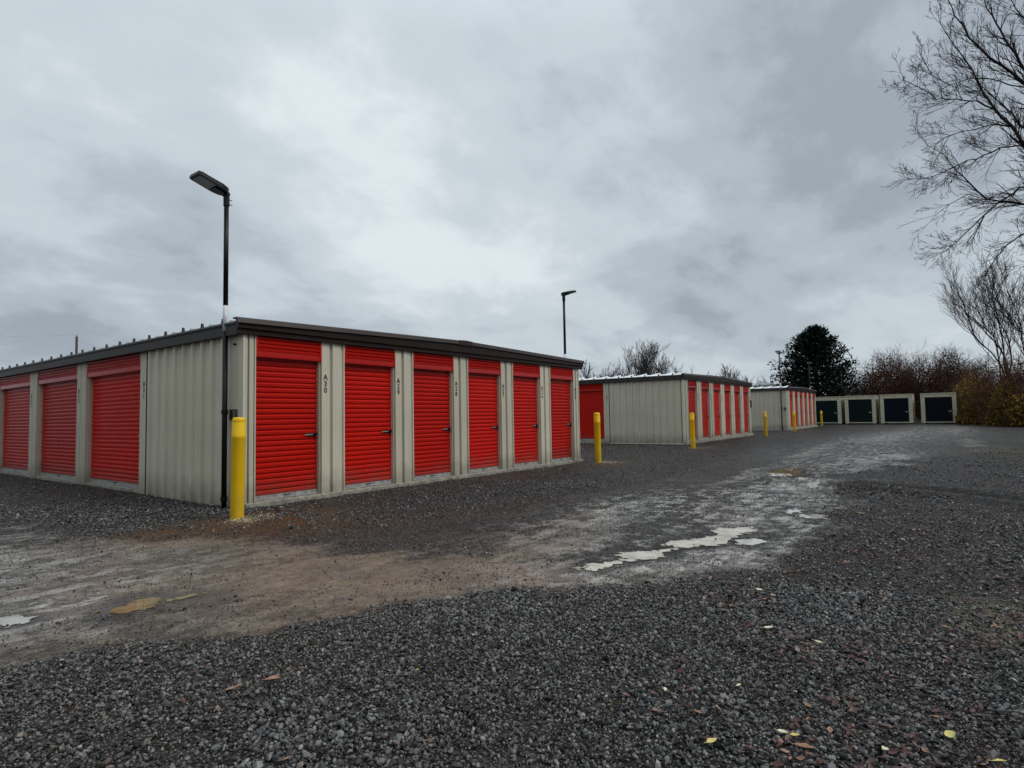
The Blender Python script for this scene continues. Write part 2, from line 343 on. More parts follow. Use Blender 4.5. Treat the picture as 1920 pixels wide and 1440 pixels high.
def ground_mat():
    m, nt, b = mat('wet_gravel_ground')
    g = N(nt, 'ShaderNodeNewGeometry'); P = g.outputs['Position']
    def att(n): a = N(nt, 'ShaderNodeAttribute', attribute_name=n); return a.outputs['Fac']
    tr, wet, br, mo, pale, damp_shade = att('track'), att('wet'), att('brown'), att('moss'), att('pale'), att('damp_shade')
    nb = noise(nt, P, 1.1, 6, .6); nf = noise(nt, P, 9, 8, .75, 0, (3, 5, 1)); nff = noise(nt, P, 60, 4, .7, 0, (8, 1, 4))
    vo = N(nt, 'ShaderNodeTexVoronoi'); vo.inputs['Scale'].default_value = 52; L(nt, P, vo.inputs['Vector'])
    vr = N(nt, 'ShaderNodeSeparateColor'); L(nt, vo.outputs['Color'], vr.inputs[0])
    v3 = N(nt, 'ShaderNodeTexVoronoi'); v3.inputs['Scale'].default_value = 21; L(nt, P, v3.inputs['Vector'])
    v3r = N(nt, 'ShaderNodeSeparateColor'); L(nt, v3.outputs['Color'], v3r.inputs[0])
    # crushed stone: each cell its own grey
    gr = ramp(nt, vr.outputs[0], [(0, (.004, .004, .004)), (.45, (.014, .014, .014)), (.8, (.040, .039, .037)), (1, (.11, .105, .10))])  # near-black greys also paint the shade in gaps between loose stones
    gr = mixc(nt, ramp(nt, v3r.outputs[1], [(.55, 0.0), (1, .35)]), gr, (.09, .075, .065))
    gr = mixc(nt, ramp(nt, nb, [(.35, 0.0), (.7, .45)]), gr, (.045, .034, .030))
    # fines and mud
    mpt = N(nt, 'ShaderNodeMapping'); mpt.inputs['Rotation'].default_value = (0, 0, R(24)); mpt.inputs['Scale'].default_value = (.55, 5.5, 1); L(nt, P, mpt.inputs[0])
    ty = noise(nt, mpt.outputs[0], 1.3, 11, .72, .1)
    mud = ramp(nt, math_(nt, 'ADD', math_(nt, 'MULTIPLY', nf, .5), math_(nt, 'MULTIPLY', ty, .5)), [(.36, (.062, .052, .042)), (.5, (.175, .150, .118)), (.62, (.31, .28, .232))])
    mud = mixc(nt, ramp(nt, nff, [(.40, .8), (.56, 0.0)]), mud, (.038, .035, .033))
    mud = mixc(nt, ramp(nt, vr.outputs[1], [(.70, 0.0), (.85, .75)]), mud, (.030, .029, .029))
    grit = noise(nt, P, 170, 3, .7, 0, (4, 4, 9)); mud = mixc(nt, 1.0, mud, ramp(nt, grit, [(.3, .45), (.7, 1.55)]), 'MULTIPLY')
    mud = mixc(nt, math_(nt, 'MULTIPLY', br, ramp(nt, nb, [(.3, .45), (.65, 1.0)])), mud, mixc(nt, nf, (.065, .042, .026), (.30, .215, .14)))
    # broken edge between the two
    k = math_(nt, 'ADD', tr, math_(nt, 'MULTIPLY', math_(nt, 'SUBTRACT', nf, .5), .9))
    k = ramp(nt, math_(nt, 'ADD', k, math_(nt, 'MULTIPLY', math_(nt, 'SUBTRACT', vr.outputs[2], .5), .35)), [(.34, 0.0), (.62, 1.0)])
    # patches of loose stone lying on the track
    sil = math_(nt, 'ADD', att('silt'), math_(nt, 'MULTIPLY', math_(nt, 'SUBTRACT', math_(nt, 'ADD', nf, math_(nt, 'MULTIPLY', nff, .6)), .8), 1.1))
    k = math_(nt, 'MULTIPLY', k, ramp(nt, sil, [(.30, .10), (.62, 1.0)]))
    lo = ramp(nt, noise(nt, P, 2.3, 10, .76, .2, (11, 4, 2)), [(.47, 0.0), (.53, .95)])
    k = math_(nt, 'MULTIPLY', k, math_(nt, 'SUBTRACT', 1.0, math_(nt, 'MULTIPLY', lo, math_(nt, 'SUBTRACT', 1.0, math_(nt, 'MULTIPLY', br, .7)))))
    col = mixc(nt, k, gr, mud)
    col = mixc(nt, math_(nt, 'MULTIPLY', math_(nt, 'MULTIPLY', br, math_(nt, 'SUBTRACT', 1.0, tr)), .85), col, mixc(nt, nff, (.034, .016, .008), (.15, .085, .042)))
    col = mixc(nt, math_(nt, 'MULTIPLY', pale, ramp(nt, nff, [(.35, .2), (.6, 1.0)])), col, (.30, .27, .17))
    col = mixc(nt, math_(nt, 'MULTIPLY', mo, ramp(nt, nf, [(.4, .0), (.6, .9)])), col, mixc(nt, nff, (.03, .03, .010), (.12, .105, .04)))
    L(nt, col, b.inputs['Base Color'])
    # wetness
    wv = math_(nt, 'MULTIPLY', ramp(nt, math_(nt, 'ADD', math_(nt, 'MULTIPLY', wet, .55), noise(nt, P, 1.7, 8, .68, .3, (5, 2, 7))), [(.56, 0.0), (.80, 1.0)]), k)
    rg = mixc(nt, wv, mixc(nt, k, (.40, .40, .40), (.50, .50, .50)), (.22, .22, .22))
    L(nt, rg, b.inputs['Roughness']); L(nt, math_(nt, 'ADD', math_(nt, 'ADD', .05, math_(nt, 'MULTIPLY', k, .25)), math_(nt, 'MULTIPLY', wv, .6)), b.inputs['Specular IOR Level'])
    # silt film and standing moisture in the low spots: smooth, wet sheen also put into its pale colour
    flm = math_(nt, 'MULTIPLY', wet, ramp(nt, math_(nt, 'ADD', math_(nt, 'MULTIPLY', ty, .35), math_(nt, 'MULTIPLY', noise(nt, P, 4.3, 10, .76, .2, (2, 9, 3)), .65)), [(.50, 0.0), (.555, 1.0)]))
    flm = math_(nt, 'MULTIPLY', flm, math_(nt, 'MULTIPLY', ramp(nt, tr, [(.35, 0.0), (.65, 1.0)]), math_(nt, 'SUBTRACT', 1.0, damp_shade)))
    col = mixc(nt, math_(nt, 'MULTIPLY', damp_shade, .72), col, (.020, .018, .016))  # damp puddle rims, plus the painted shadow in the rut
    col = mixc(nt, math_(nt, "MULTIPLY", flm, .75), col, mixc(nt, grit, (.30, .29, .26), (.62, .60, .55))); L(nt, col, b.inputs['Base Color'])
    rg = mixc(nt, flm, rg, (.10, .10, .10)); L(nt, rg, b.inputs['Roughness'])
    hst = math_(nt, 'SUBTRACT', 1.0, vo.outputs['Distance'])
    hgt = math_(nt, 'ADD', math_(nt, 'MULTIPLY', hst, math_(nt, 'SUBTRACT', .012, math_(nt, 'MULTIPLY', k, .0105))),
                math_(nt, 'MULTIPLY', nff, .006))
    hgt = math_(nt, 'ADD', hgt, math_(nt, 'MULTIPLY', nf, .02))
    bm = N(nt, 'ShaderNodeBump'); bm.inputs['Distance'].default_value = 1.0
    L(nt, math_(nt, 'MULTIPLY', math_(nt, 'SUBTRACT', 1.0, math_(nt, 'MULTIPLY', wv, .60)), math_(nt, 'SUBTRACT', 1.0, math_(nt, 'MULTIPLY', flm, .8))), bm.inputs['Strength'])
    L(nt, hgt, bm.inputs['Height']); L(nt, bm.outputs[0], b.inputs['Normal'])
    return m
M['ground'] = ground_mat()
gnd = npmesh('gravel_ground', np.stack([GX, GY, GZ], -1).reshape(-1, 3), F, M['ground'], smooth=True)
tag(gnd, 'wet dark gravel yard with a muddy track across it', 'ground', kind='structure')
def fatt(o, n, a):
    t = o.data.attributes.new(n, 'FLOAT', 'POINT'); t.data.foreach_set('value', np.asarray(a, np.float32).ravel())
def masks(X, Y):
    tr = track_mask(X, Y)
    d = np.hypot(X-CAM[0], Y-CAM[1])
    wet = sum(a*blob(X, Y, *p) for a, p in [(1, (2.3,-6.4,3.0,.9,.0)), (1.0, (4.6,-5.5,1.9,1.0,-.2)), (.9, (8.5,-5.6,4,.8,0)), (.9, (14.5,-6.2,4,1.1,0)),
          (.8, (3.0,-4.3,2.4,.7,0)), (.7, (-2.6,-1.6,1.0,1.8,0)), (.8, (-3.3,-3.0,.7,.5,0)), (.6, (.3,-5.6,1.2,.5,-.3)), (.9, (25,-5,9,1.5,0)), (.9, (40,-7,12,2,0))])
    damp_shade = np.zeros(np.shape(X)); rw = linedist(RUT, X, Y)
    damp_shade = np.maximum(damp_shade, sstep(.18+.25*sstep(-6, -8.8, Y), .02, rw)*(Y < -5.2))  # shadow of the gravel step painted as a dark band along the rut
    for q in PUD:
        P = np.array(q[2]); k = (X > P[:, 0].min()-1) & (X < P[:, 0].max()+1) & (Y > P[:, 1].min()-1) & (Y < P[:, 1].max()+1)
        damp_shade[k] = np.maximum(damp_shade[k], sstep(-.30, .0, polyfield(q[2], X[k], Y[k])+.08*fbm(X[k]*8, Y[k]*8, 4, 810)))
    br = sum(a*blob(X, Y, *p) for a, p in [(.55, (-1.6,-3.9,3.2,1.9,-.5)), (1.7, (-.75,-1.25,1.25,.7,-.5)), (1.4, (-.2,-.9,1.0,.5,0)), (.55, (-1.3,-3.6,1.6,1.0,-.6)), (.6, (-.4,-4.9,1.3,.7,-.6)), (.8, (9.6,-.9,1.1,.45,0)),
          (.6, (17.2,-.6,1.8,.5,0)), (.35, (1.6,-2.9,1.8,.5,0)), (.6, (29.2,-.2,1.8,.6,0)), (.6, (38,.1,2.2,.7,0)), (.45, (18.4,2.5,.7,2.5,0)), (.35, (4.5,-.4,5,.4,0))])
    mo = blob(X, Y, 18.5,-9.4,2.2,1.2,0)+.8*blob(X, Y, .1,-8.3,.28,.18,0)+.8*blob(X, Y, 54, -9.5, 5, 3, 0)
    pa = 1.1*blob(X, Y, -.42,-.86,.16,.13,0)+.8*blob(X, Y, 9.6,-.75,.35,.12,0)+.7*blob(X, Y, 17.3,-.5,.6,.15,0)+.8*blob(X, Y, .1,-8.3,.45,.28,0)
    return tr, np.clip(wet, 0, 1), np.clip(br, 0, 1), np.clip(mo, 0, 1), np.clip(pa, 0, 1), np.clip(damp_shade, 0, 1), silt_mask(X, Y)
for n_, a_ in zip(('track', 'wet', 'brown', 'moss', 'pale', 'damp_shade', 'silt'), masks(GX, GY)): fatt(gnd, n_, a_)

# ---- loose stones (crushed rock), far too many to count
def stone_src(i):
    r = np.random.RandomState(100+i); bm = bmesh.new(); bmesh.ops.create_icosphere(bm, subdivisions=1, radius=.5)
    s = np.array([1, r.uniform(.62, .9), r.uniform(.45, .75)])
    cut = [(np.array(v)/np.linalg.norm(v), r.uniform(.22, .38)) for v in r.normal(size=(9, 3))]
    for v in bm.verts:
        p = np.array(v.co)*r.uniform(.9, 1.12)
        for n_, d_ in cut:
            e = p@n_-d_
            if e > 0: p = p-n_*e*.9
        v.co = p*s
    me = bpy.data.meshes.new('stone'); bm.to_mesh(me); bm.free(); me.materials.append(M['stone'])
    return bpy.data.objects.new('stone', me)      # never linked: source only
def stone_mat(name, stops, rough=.32):
    m, nt, b = mat(name); oi = N(nt, 'ShaderNodeObjectInfo'); g = N(nt, 'ShaderNodeNewGeometry')
    nb = noise(nt, g.outputs['Position'], 1.2, 4); f = noise(nt, g.outputs['Position'], 90, 3)
    c = ramp(nt, oi.outputs['Random'], stops)
    c = mixc(nt, ramp(nt, nb, [(.5, 0.0), (.7, .25)]), c, (.045, .036, .033))
    # iron-stained and leaf-stained stone on the right of the yard
    sx = N(nt, 'ShaderNodeVectorMath', operation='DOT_PRODUCT'); L(nt, g.outputs['Position'], sx.inputs[0]); sx.inputs[1].default_value = (.45, -.89, 0)
    sr = math_(nt, 'MULTIPLY', ramp(nt, math_(nt, 'MULTIPLY', math_(nt, 'SUBTRACT', sx.outputs['Value'], 5.6), .4), [(.0, 0.0), (1.0, 1.0)]), ramp(nt, noise(nt, g.outputs['Position'], 4.0, 5, .65), [(.52, 0.0), (.66, .75)]))
    c = mixc(nt, sr, c, (.060, .020, .014))
    c = mixc(nt, .5, c, mixc(nt, f, (.35, .35, .35), (1.6, 1.6, 1.6)), 'MULTIPLY')
    L(nt, c, b.inputs['Base Color']); L(nt, math_(nt, 'ADD', math_(nt, 'MULTIPLY', f, .35), rough-.10), b.inputs['Roughness']); b.inputs['Specular IOR Level'].default_value = .28
    return m
M['stone'] = stone_mat('wet_crushed_stone', [(0, (.008, .008, .008)), (.30, (.036, .036, .036)), (.62, (.092, .092, .090)), (.88, (.19, .188, .182)), (.965, (.12, .08, .06)), (1, (.30, .29, .26))])
STONES = [stone_src(i) for i in range(6)]
def scatter_group(name, srcs):
    ng = bpy.data.node_groups.new(name, 'GeometryNodeTree')
    ng.interface.new_socket('Geometry', in_out='INPUT', socket_type='NodeSocketGeometry')
    ng.interface.new_socket('Geometry', in_out='OUTPUT', socket_type='NodeSocketGeometry')
    gi = ng.nodes.new('NodeGroupInput'); go = ng.nodes.new('NodeGroupOutput')
    iop = ng.nodes.new('GeometryNodeInstanceOnPoints'); jn = ng.nodes.new('GeometryNodeJoinGeometry')
    for s in srcs:
        oi = ng.nodes.new('GeometryNodeObjectInfo'); oi.inputs['Object'].default_value = s; oi.inputs['As Instance'].default_value = True
        ng.links.new(oi.outputs['Geometry'], jn.inputs[0])
    def na(nm, ty):
        a = ng.nodes.new('GeometryNodeInputNamedAttribute'); a.data_type = ty; a.inputs['Name'].default_value = nm; return a.outputs['Attribute']
    ng.links.new(gi.outputs[0], iop.inputs['Points']); ng.links.new(jn.outputs[0], iop.inputs['Instance'])
    iop.inputs['Pick Instance'].default_value = True
    ng.links.new(na('idx', 'INT'), iop.inputs['Instance Index'])
    ng.links.new(na('rot', 'FLOAT_VECTOR'), iop.inputs['Rotation']); ng.links.new(na('scl', 'FLOAT_VECTOR'), iop.inputs['Scale'])
    ng.links.new(iop.outputs[0], go.inputs[0]); return ng
def scatter(name, P, S, srcs, ng, tilt=.65):
    n = len(P); me = bpy.data.meshes.new(name); me.vertices.add(n); me.vertices.foreach_set('co', np.asarray(P, np.float32).ravel())
    o = bpy.data.objects.new(name, me); sc.collection.objects.link(o)
    t = me.attributes.new('idx', 'INT', 'POINT'); t.data.foreach_set('value', rng.randint(0, len(srcs), n).astype(np.int32))
    r = np.stack([rng.normal(0, tilt, n), rng.normal(0, tilt, n), rng.uniform(0, 6.28, n)], -1)
    t = me.attributes.new('rot', 'FLOAT_VECTOR', 'POINT'); t.data.foreach_set('vector', r.astype(np.float32).ravel())
    t = me.attributes.new('scl', 'FLOAT_VECTOR', 'POINT'); t.data.foreach_set('vector', np.repeat(S[:, None], 3, 1).astype(np.float32).ravel())
    md = o.modifiers.new('scatter', 'NODES'); md.node_group = ng
    return o
NG = scatter_group('scatter_stones', STONES)
def sample_fan(n, r0, r1, pw, a=56):
    u = rng.uniform(0, 1, n); r = (r0**pw+u*(r1**pw-r0**pw))**(1/pw); t = rng.uniform(-R(a), R(a), n)+YAW
    return CAM[0]+r*np.sin(t), CAM[1]+r*np.cos(t), r
def inside_building(X, Y): return ((X > -.06) & (X < 9.5) & (Y > -.07))
bands = [(1.0, 5.0, 2.0, 175000), (5.0, 12.0, 1.2, 150000), (12, 26, 1.0, 100000), (26, 48, 1.0, 50000)]
PX = []; PS = []
for r0, r1, pw, n in bands:
    X, Y, r = sample_fan(n, r0, r1, pw)
    tr = track_mask(X, Y)+fbm(X*7, Y*7, 3, 77)*.35
    loose = sstep(.12, .4, fbm(X*1.9+4, Y*1.9, 4, 55))
    keep = rng.uniform(0, 1, n) > np.clip(tr*1.45, 0, 1)*(.50+.47*sstep(.15, .6, silt_mask(X, Y)+.25*fbm(X*6, Y*6, 3, 143)))
    keep &= ~inside_building(X, Y)
    bz = 1.4*blob(X, Y, -.75, -1.25, 1.15, .65, -.5)+1.0*blob(X, Y, -.2, -.9, .9, .5, 0); keep &= rng.uniform(0, 1, n) > np.minimum(bz, 1)*.88*sstep(-.2, .25, fbm(X*5, Y*5, 3, 500))
    rw = linedist(RUT, X, Y); keep &= ~((rw < .16+.30*sstep(-6, -8.8, Y)*1.0+.05*fbm(X*6, Y*6, 2, 33)) & (Y < -5.4) & (X < 8.2))
    keep &= rng.uniform(0, 1, n) > .75*blob(X, Y, .1,-8.3,.45,.28,0)*sstep(-.3, .2, fbm(X*9, Y*9, 3, 71))
    for q in PUD:
        P = np.array(q[2]); bb = (X > P[:, 0].min()) & (X < P[:, 0].max()) & (Y > P[:, 1].min()) & (Y < P[:, 1].max()) & keep
        if bb.any(): ix = np.nonzero(bb)[0]; inp = polyfield(q[2], X[ix], Y[ix]) > -.02; keep[ix[inp]] = rng.uniform(0, 1, inp.sum()) < .12
    X, Y, r = X[keep], Y[keep], r[keep]; trk = tr[keep]
    s = rng.lognormal(math.log(.0188), .42, len(X))*np.clip(.85+.03*r, .9, 2.0)
    s = np.clip(s, .007, .07)*np.where(trk > .55, .62, 1)
    coarse = sstep(.0, .5, fbm(X*.8, Y*.8, 2, 91)); s *= (.85+.35*coarse)
    PX.append(np.stack([X, Y, height(X, Y)+s*np.where(trk > .55, .24, .15)+rng.uniform(-.004, .013, len(X))*(trk < .4)], -1)); PS.append(s)
X, Y, r = sample_fan(210000, 2.2, 17, 1.35)
trk = track_mask(X, Y); dn = sstep(-.25, .35, fbm(X*1.7+3, Y*1.7, 5, 612))
k = (trk > .35) & (rng.uniform(0, 1, len(X)) < .18+.82*dn) & ~inside_building(X, Y)
for q in PUD:
    P = np.array(q[2]); ix = np.nonzero(k & (X > P[:, 0].min()) & (X < P[:, 0].max()) & (Y > P[:, 1].min()) & (Y < P[:, 1].max()))[0]
    if len(ix): k[ix[polyfield(q[2], X[ix], Y[ix]) > -.03]] = False
X, Y, r = X[k], Y[k], r[k]; sg = np.clip(rng.lognormal(math.log(.0085), .42, len(X))*np.clip(.8+.05*r, 1, 1.8), .004, .035)
PX.append(np.stack([X, Y, height(X, Y)+sg*.33], -1)); PS.append(sg)
PX = np.concatenate(PX); PS = np.concatenate(PS)
st = scatter('loose_gravel', PX, PS, STONES, NG)
tag(st, 'loose dark crushed stone covering the yard', 'gravel', kind='stuff')

# ---- puddles: flat water lying in the hollows, shoreline broken by the mud around it
def water(name, c, label, poly, lev, seed, amp, step):
    m, nt, b = mat(name+'_water'); g = N(nt, 'ShaderNodeNewGeometry'); f = noise(nt, g.outputs['Position'], 5, 4)
    L(nt, mixc(nt, ramp(nt, f, [(.35, 0.0), (.6, 1.0)]), tuple(x*y for x, y in zip(c, (.62, .52, .42))), tuple(min(1, x*1.12) for x in c)), b.inputs['Base Color'])
    b.inputs['Roughness'].default_value = .02; b.inputs['IOR'].default_value = 1.5
    P = np.array(poly); x0, y0 = P.min(0)-.25; x1, y1 = P.max(0)+.25
    xs = np.arange(x0, x1, step); ys = np.arange(y0, y1, step); X, Y = np.meshgrid(xs, ys, indexing='ij')
    xc, yc = X[:-1, :-1]+step/2, Y[:-1, :-1]+step/2
    f = polyfield(poly, xc, yc)+fbm(xc*7, yc*7, 2, seed)*amp*.5+fbm(xc*17, yc*17, 5, seed+5)*amp*1.0+(.014 if amp != .11 else -.022)
    k = f > 0; ny = len(ys); i, j = np.nonzero(k); a = i*ny+j
    Fq = np.stack([a, a+ny, a+ny+1, a+1], -1); used, inv = np.unique(Fq, return_inverse=True)
    V = np.stack([X.ravel(), Y.ravel(), np.full(X.size, lev+.004)], -1)[used]
    o = npmesh(name, V, inv.reshape(-1, 4), m); tag(o, label, 'puddle', kind='structure'); return o
for c_, lb, poly, sd_, amp, stp, mg in PUD: water('puddle', c_, lb, poly, PLEV, sd_, amp, stp)

# ------------------------------------------------------------------ storage sheds
def lerp(a, b, t): return a+(b-a)*t
def make_door(w, z0, z1, hz1, zs, latch=True, lk=None):
    """roll-up door; local x across, -y outwards. origin: left foot of the opening"""
    rec = .115
    m = MB(); p = .0808*zs; n = int(round((z1+.05-z0-.07)/p)); p = (z1+.05-z0-.07)/n; pts = []
    for i in range(n):
        b_ = z0+.07+i*p
        for t, o in ((0, -.008), (.06, .017), (.34, .023), (.42, .014), (.50, .022), (.66, .021), (.90, -.008)):
            pts.append((0, rec-o, b_+t*p))
    pts.append((0, rec, z1+.05)); m.extr(pts, (w, 0, 0))
    d = m.build('door', M['red'])
    h = MB()   # coil hood / header with its ribs
    h.box((0, .005, z1), (w, .06, z1+.018)); pts = [(0, .002, z1+.018), (0, .003, z1+.085), (0, .022, z1+.088)]
    k = 4; q = (hz1-z1-.085)/k
    for i in range(k):
        b_ = z1+.085+i*q
        pts += [(0, .000, b_+.10*q), (0, -.004, b_+.52*q), (0, .022, b_+.88*q)]
    pts.append((0, .022, hz1)); h.extr(pts, (w, 0, 0))
    h.box((0, -.004, z1), (.03, .02, hz1)); h.box((w-.03, -.004, z1), (w, .02, hz1))
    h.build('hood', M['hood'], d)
    b_ = MB(); b_.box((0, rec-.03, z0), (w, rec+.01, z0+.068)); b_.box((0, rec-.045, z0), (w, rec-.03, z0+.012))
    bo = b_.build('bottom_bar', M['galv'], d)
    hd = MB(); c = w*.5; hd.tube([(c-.05, rec-.031, z0+.045), (c-.05, rec-.06, z0+.05), (c+.05, rec-.06, z0+.05), (c+.05, rec-.031, z0+.045)], .007, 6)
    hd.build('handle', M['black'], d)
    if latch:
        l = MB(); lz = z0+(z1-z0)*.445; lx = w-.055
        l.box((lx-.15, rec-.038, lz-.022), (lx+.045, rec-.017, lz+.022), 0)
        l.box((lx-.20, rec-.046, lz-.008), (lx-.06, rec-.039, lz+.008), 1)
        l.tube([(lx-.01, rec-.039, lz), (lx-.01, rec-.052, lz)], .024, 12, 0)
        l.tube([(lx+.012, rec-.058, lz-.012), (lx+.012, rec-.058, lz-.046)], .012, 8, 2)
        l.build('latch', [M['black'], M['galv'], M['steel']], d)
    # side guides closing the reveal
    for xa in (0, w-.022):
        g = MB(); g.box((xa, .035, z0), (xa+.022, rec+.02, z1)); g.build('guide', M['beige'], d)
    return d
def make_pillar(w, z0, z1, name='pillar', plain=False):
    m = MB(); o = [(0, .14), (0, -.004), (.02, -.004), (.022, 0)]
    if plain: o += [(w*.5, 0), (w*.52, .006), (w*.56, .006), (w*.58, 0)]
    else: o += [(w*.33, 0), (w*.40, .042), (w*.44, .042), (w*.47, -.006), (w*.55, -.006), (w*.57, 0), (w*.82, 0), (w*.87, .026), (w*.93, .026)]
    o += [(w-.022, 0), (w-.02, -.004), (w, -.004), (w, .14)]
    m.extr([(x, y, z0) for x, y in o], (0, 0, z1-z0))
    top = MB(); p = m.build(name, M['beige'])
    return p
def corrug(L_, z0, z1, first=.0, step=.305, flip=False):
    """ribbed wall sheet, major rib every step with two minor swages"""
    o = [(0, 0)]; x = first
    while x < L_-.05:
        for dx, d in ((-.050, 0), (-.026, -.045), (.020, -.045), (.044, 0), (.110, 0), (.120, -.004), (.130, 0), (.195, 0), (.205, -.004), (.215, 0)):
            if 0 < x+dx < L_: o.append((x+dx, d))
        x += step
    o.append((L_, 0)); m = MB(); m.extr([(a, b, z0) for a, b in o], (0, 0, z1-z0)); return m
def text_mesh(s, size, parent, loc, rz):
    """stencilled characters, one above the other"""
    V, Fc = [], []
    for i, ch in enumerate(s):
        cu = bpy.data.curves.new('t', 'FONT'); cu.body = ch; cu.size = size*1.38; cu.align_x = 'CENTER'; cu.extrude = .0012
        cu.offset = size*.035
        o = bpy.data.objects.new('t', cu); sc.collection.objects.link(o)
        me = bpy.data.meshes.new_from_object(o.evaluated_get(bpy.context.evaluated_depsgraph_get()))
        b = len(V)
        for v in me.vertices: V.append((v.co.x*.95, -v.co.z, v.co.y-i*size*1.22))
        for f in me.polygons: Fc.append(tuple(b+k for k in f.vertices))
        bpy.data.objects.remove(o); bpy.data.curves.remove(cu); bpy.data.meshes.remove(me)
    me = bpy.data.meshes.new('unit_number'); me.from_pydata(V, [], Fc); me.materials.append(M['ink'])
    o = bpy.data.objects.new('unit_number', me); sc.collection.objects.link(o); o.parent = parent; o.location = loc; o.rotation_euler = (0, 0, rz)
    return o
def shed(loc, rz, LX, LY, op0, pitch, ow, nfront, lop0, lpitch, low, nleft, zs, label, prefix=None, fstart=0, lstart=0, panel_end=3.17, detail=True, poleboxes=True):
    root = empty('storage_shed', loc, rz); tag(root, label, 'storage building', 'rows of storage sheds')
    Z0, ZH, ZF = .12*zs, 2.22*zs, 2.54*zs          # sill, hood foot, fascia foot
    ZE, ZR = 2.72*zs, 2.82*zs                      # eave and ridge of the roof skin
    xm = LX/2
    # body behind the doors
    b = MB(); b.box((.15, .15, .0), (LX-.06, LY-.06, ZF+.06)); b.build('inner_wall', M['dark'], root)
    s = MB(); s.box((.012, -.075, -.25), (LX+.03, LY+.03, Z0-.003)); s.build('slab', M['conc'], root, bevel=.012)
    dz0 = Z0+.002
    d0 = place(make_door(ow, dz0, ZH, ZF, zs), root, (op0, 0, 0))
    pil = None
    for k in range(nfront):
        if k: dd = copy_tree(d0, root); dd.location = (op0+k*pitch, 0, 0)
    # front pillars
    pw = pitch-ow; pz0 = .055*zs
    p0 = place(make_pillar(pw, pz0, ZF), root, (op0+ow, 0, 0))
    pills = [p0]
    for k in range(1, nfront-1):
        c = p0.copy(); sc.collection.objects.link(c); c.parent = root; c.location = (op0+ow+k*pitch, 0, 0); pills.append(c)
    place(make_pillar(op0, pz0, ZF, 'corner_pillar'), root, (0, 0, 0))
    le = op0+(nfront-1)*pitch+ow; pe = place(make_pillar(LX-le, pz0, ZF, 'corner_pillar'), root, (le, 0, 0)); pills.append(pe)
    if prefix:
        for k, p in enumerate(pills):
            text_mesh(f'{prefix}{fstart-k}', .086, p, (pw*.16 if k < nfront-1 else (LX-le)*.3, -.0025, 1.93*zs), 0)
    # left face. local x runs towards the front corner
    rzl = -math.pi/2
    ld = place(make_door(low, dz0, ZH, ZF, zs), root, (0, lop0+low, 0), rzl)
    for k in range(1, nleft):
        c = copy_tree(ld, root); c.location = (0, lop0+low+k*lpitch, 0)
    lw = lop0-panel_end
    lp = place(make_pillar(lw, pz0, ZF, plain=True), root, (0, lop0, 0), rzl)
    lpw = lpitch-low; l1 = place(make_pillar(lpw, pz0, ZF), root, (0, lop0+lpitch, 0), rzl); lps = [lp, l1]
    for k in range(1, nleft):
        c = l1.copy(); sc.collection.objects.link(c); c.parent = root; c.location = (0, lop0+(k+1)*lpitch, 0); c.rotation_euler = (0, 0, rzl); lps.append(c)
    if prefix:
        for k, p in enumerate(lps[:4]):
            w_ = lw if k == 0 else lpw
            text_mesh(f'{prefix}{lstart+k}', .086, p, (w_*(.62 if k == 0 else .2), -.0025, 1.93*zs), 0)
    # ribbed end panel of the left face
    gap = .29 if poleboxes else .10
    LP = panel_end-gap-.03
    w = corrug(LP, .035*zs, ZF, .16)
    for z_ in (.12*zs, 1.5*zs, 2.42*zs):
        x_ = .16+.06
        while x_ < LP: w.tube([(x_, .0, z_), (x_, -.006, z_)], .0065, 6, 1); x_ += .1525
    o = w.build('wall_panel', [M['beige'], M['galv']]); place(o, root, (.004, panel_end-.03, 0), rzl)
    dk = MB(); dk.box((.0, panel_end-.03, .05), (.02, panel_end, ZF)); dk.build('joint', M['dark'], root)
    fl = MB(); fl.box((-.035, .0, .018*zs), (.0, panel_end-.02, .036*zs)); fl.build('base_flashing', M['white'], root)
    if poleboxes:
        cp = MB(); cp.box((.004, .135, .035*zs), (.02, gap, ZF)); cp.build('corner_panel', M['beige'], root)
        dj = MB(); dj.box((.012, .12, .035*zs), (.02, .135, ZF)); dj.build('joint', M['dark'], root)
        ct = MB(); ct.box((-.008, -.012, .05*zs), (.02, .12, ZF-.003)); ct.build('corner_trim', M['trim'], root)
        eb = MB(); eb.box((-.065, .155, 1.30*zs), (.002, .275, 1.46*zs)); eo = eb.build('electrical_box', simple('grey_box', (.10, .10, .10), .5), root, bevel=.006)
        ec = MB(); ec.box((-.072, .163, 1.308*zs), (-.066, .225, 1.452*zs)); ec.build('cover_plate', M['black'], eo)
        kn = MB(); kn.tube([(.002, .215, 2.40*zs), (-.03, .215, 2.40*zs)], .016, 10); kn.build('conduit_plug', M['black'], root)
    else:
        ct = MB(); ct.box((-.008, -.012, .05*zs), (.02, .07, ZF-.003)); ct.build('corner_trim', M['trim'], root)
        dj = MB(); dj.box((-.004, .07, .035*zs), (.02, .10, ZF)); dj.build('joint', M['black'], root)
    # right and rear faces
    w = corrug(LY, .04, ZF+.1, .2); place(w.build('wall_panel', M['beige']), root, (LX, 0, 0), math.pi/2)
    w = corrug(LX, .04, ZF+.1, .2); place(w.build('wall_panel', M['beige']), root, (LX, LY, 0), math.pi)
    # front fascia: dark board with a lighter rake trim that follows the roof
    ov = .12
    def zr(x): return lerp(ZE, ZR, 1-abs(x-xm)/(xm+ov))
    f = MB()
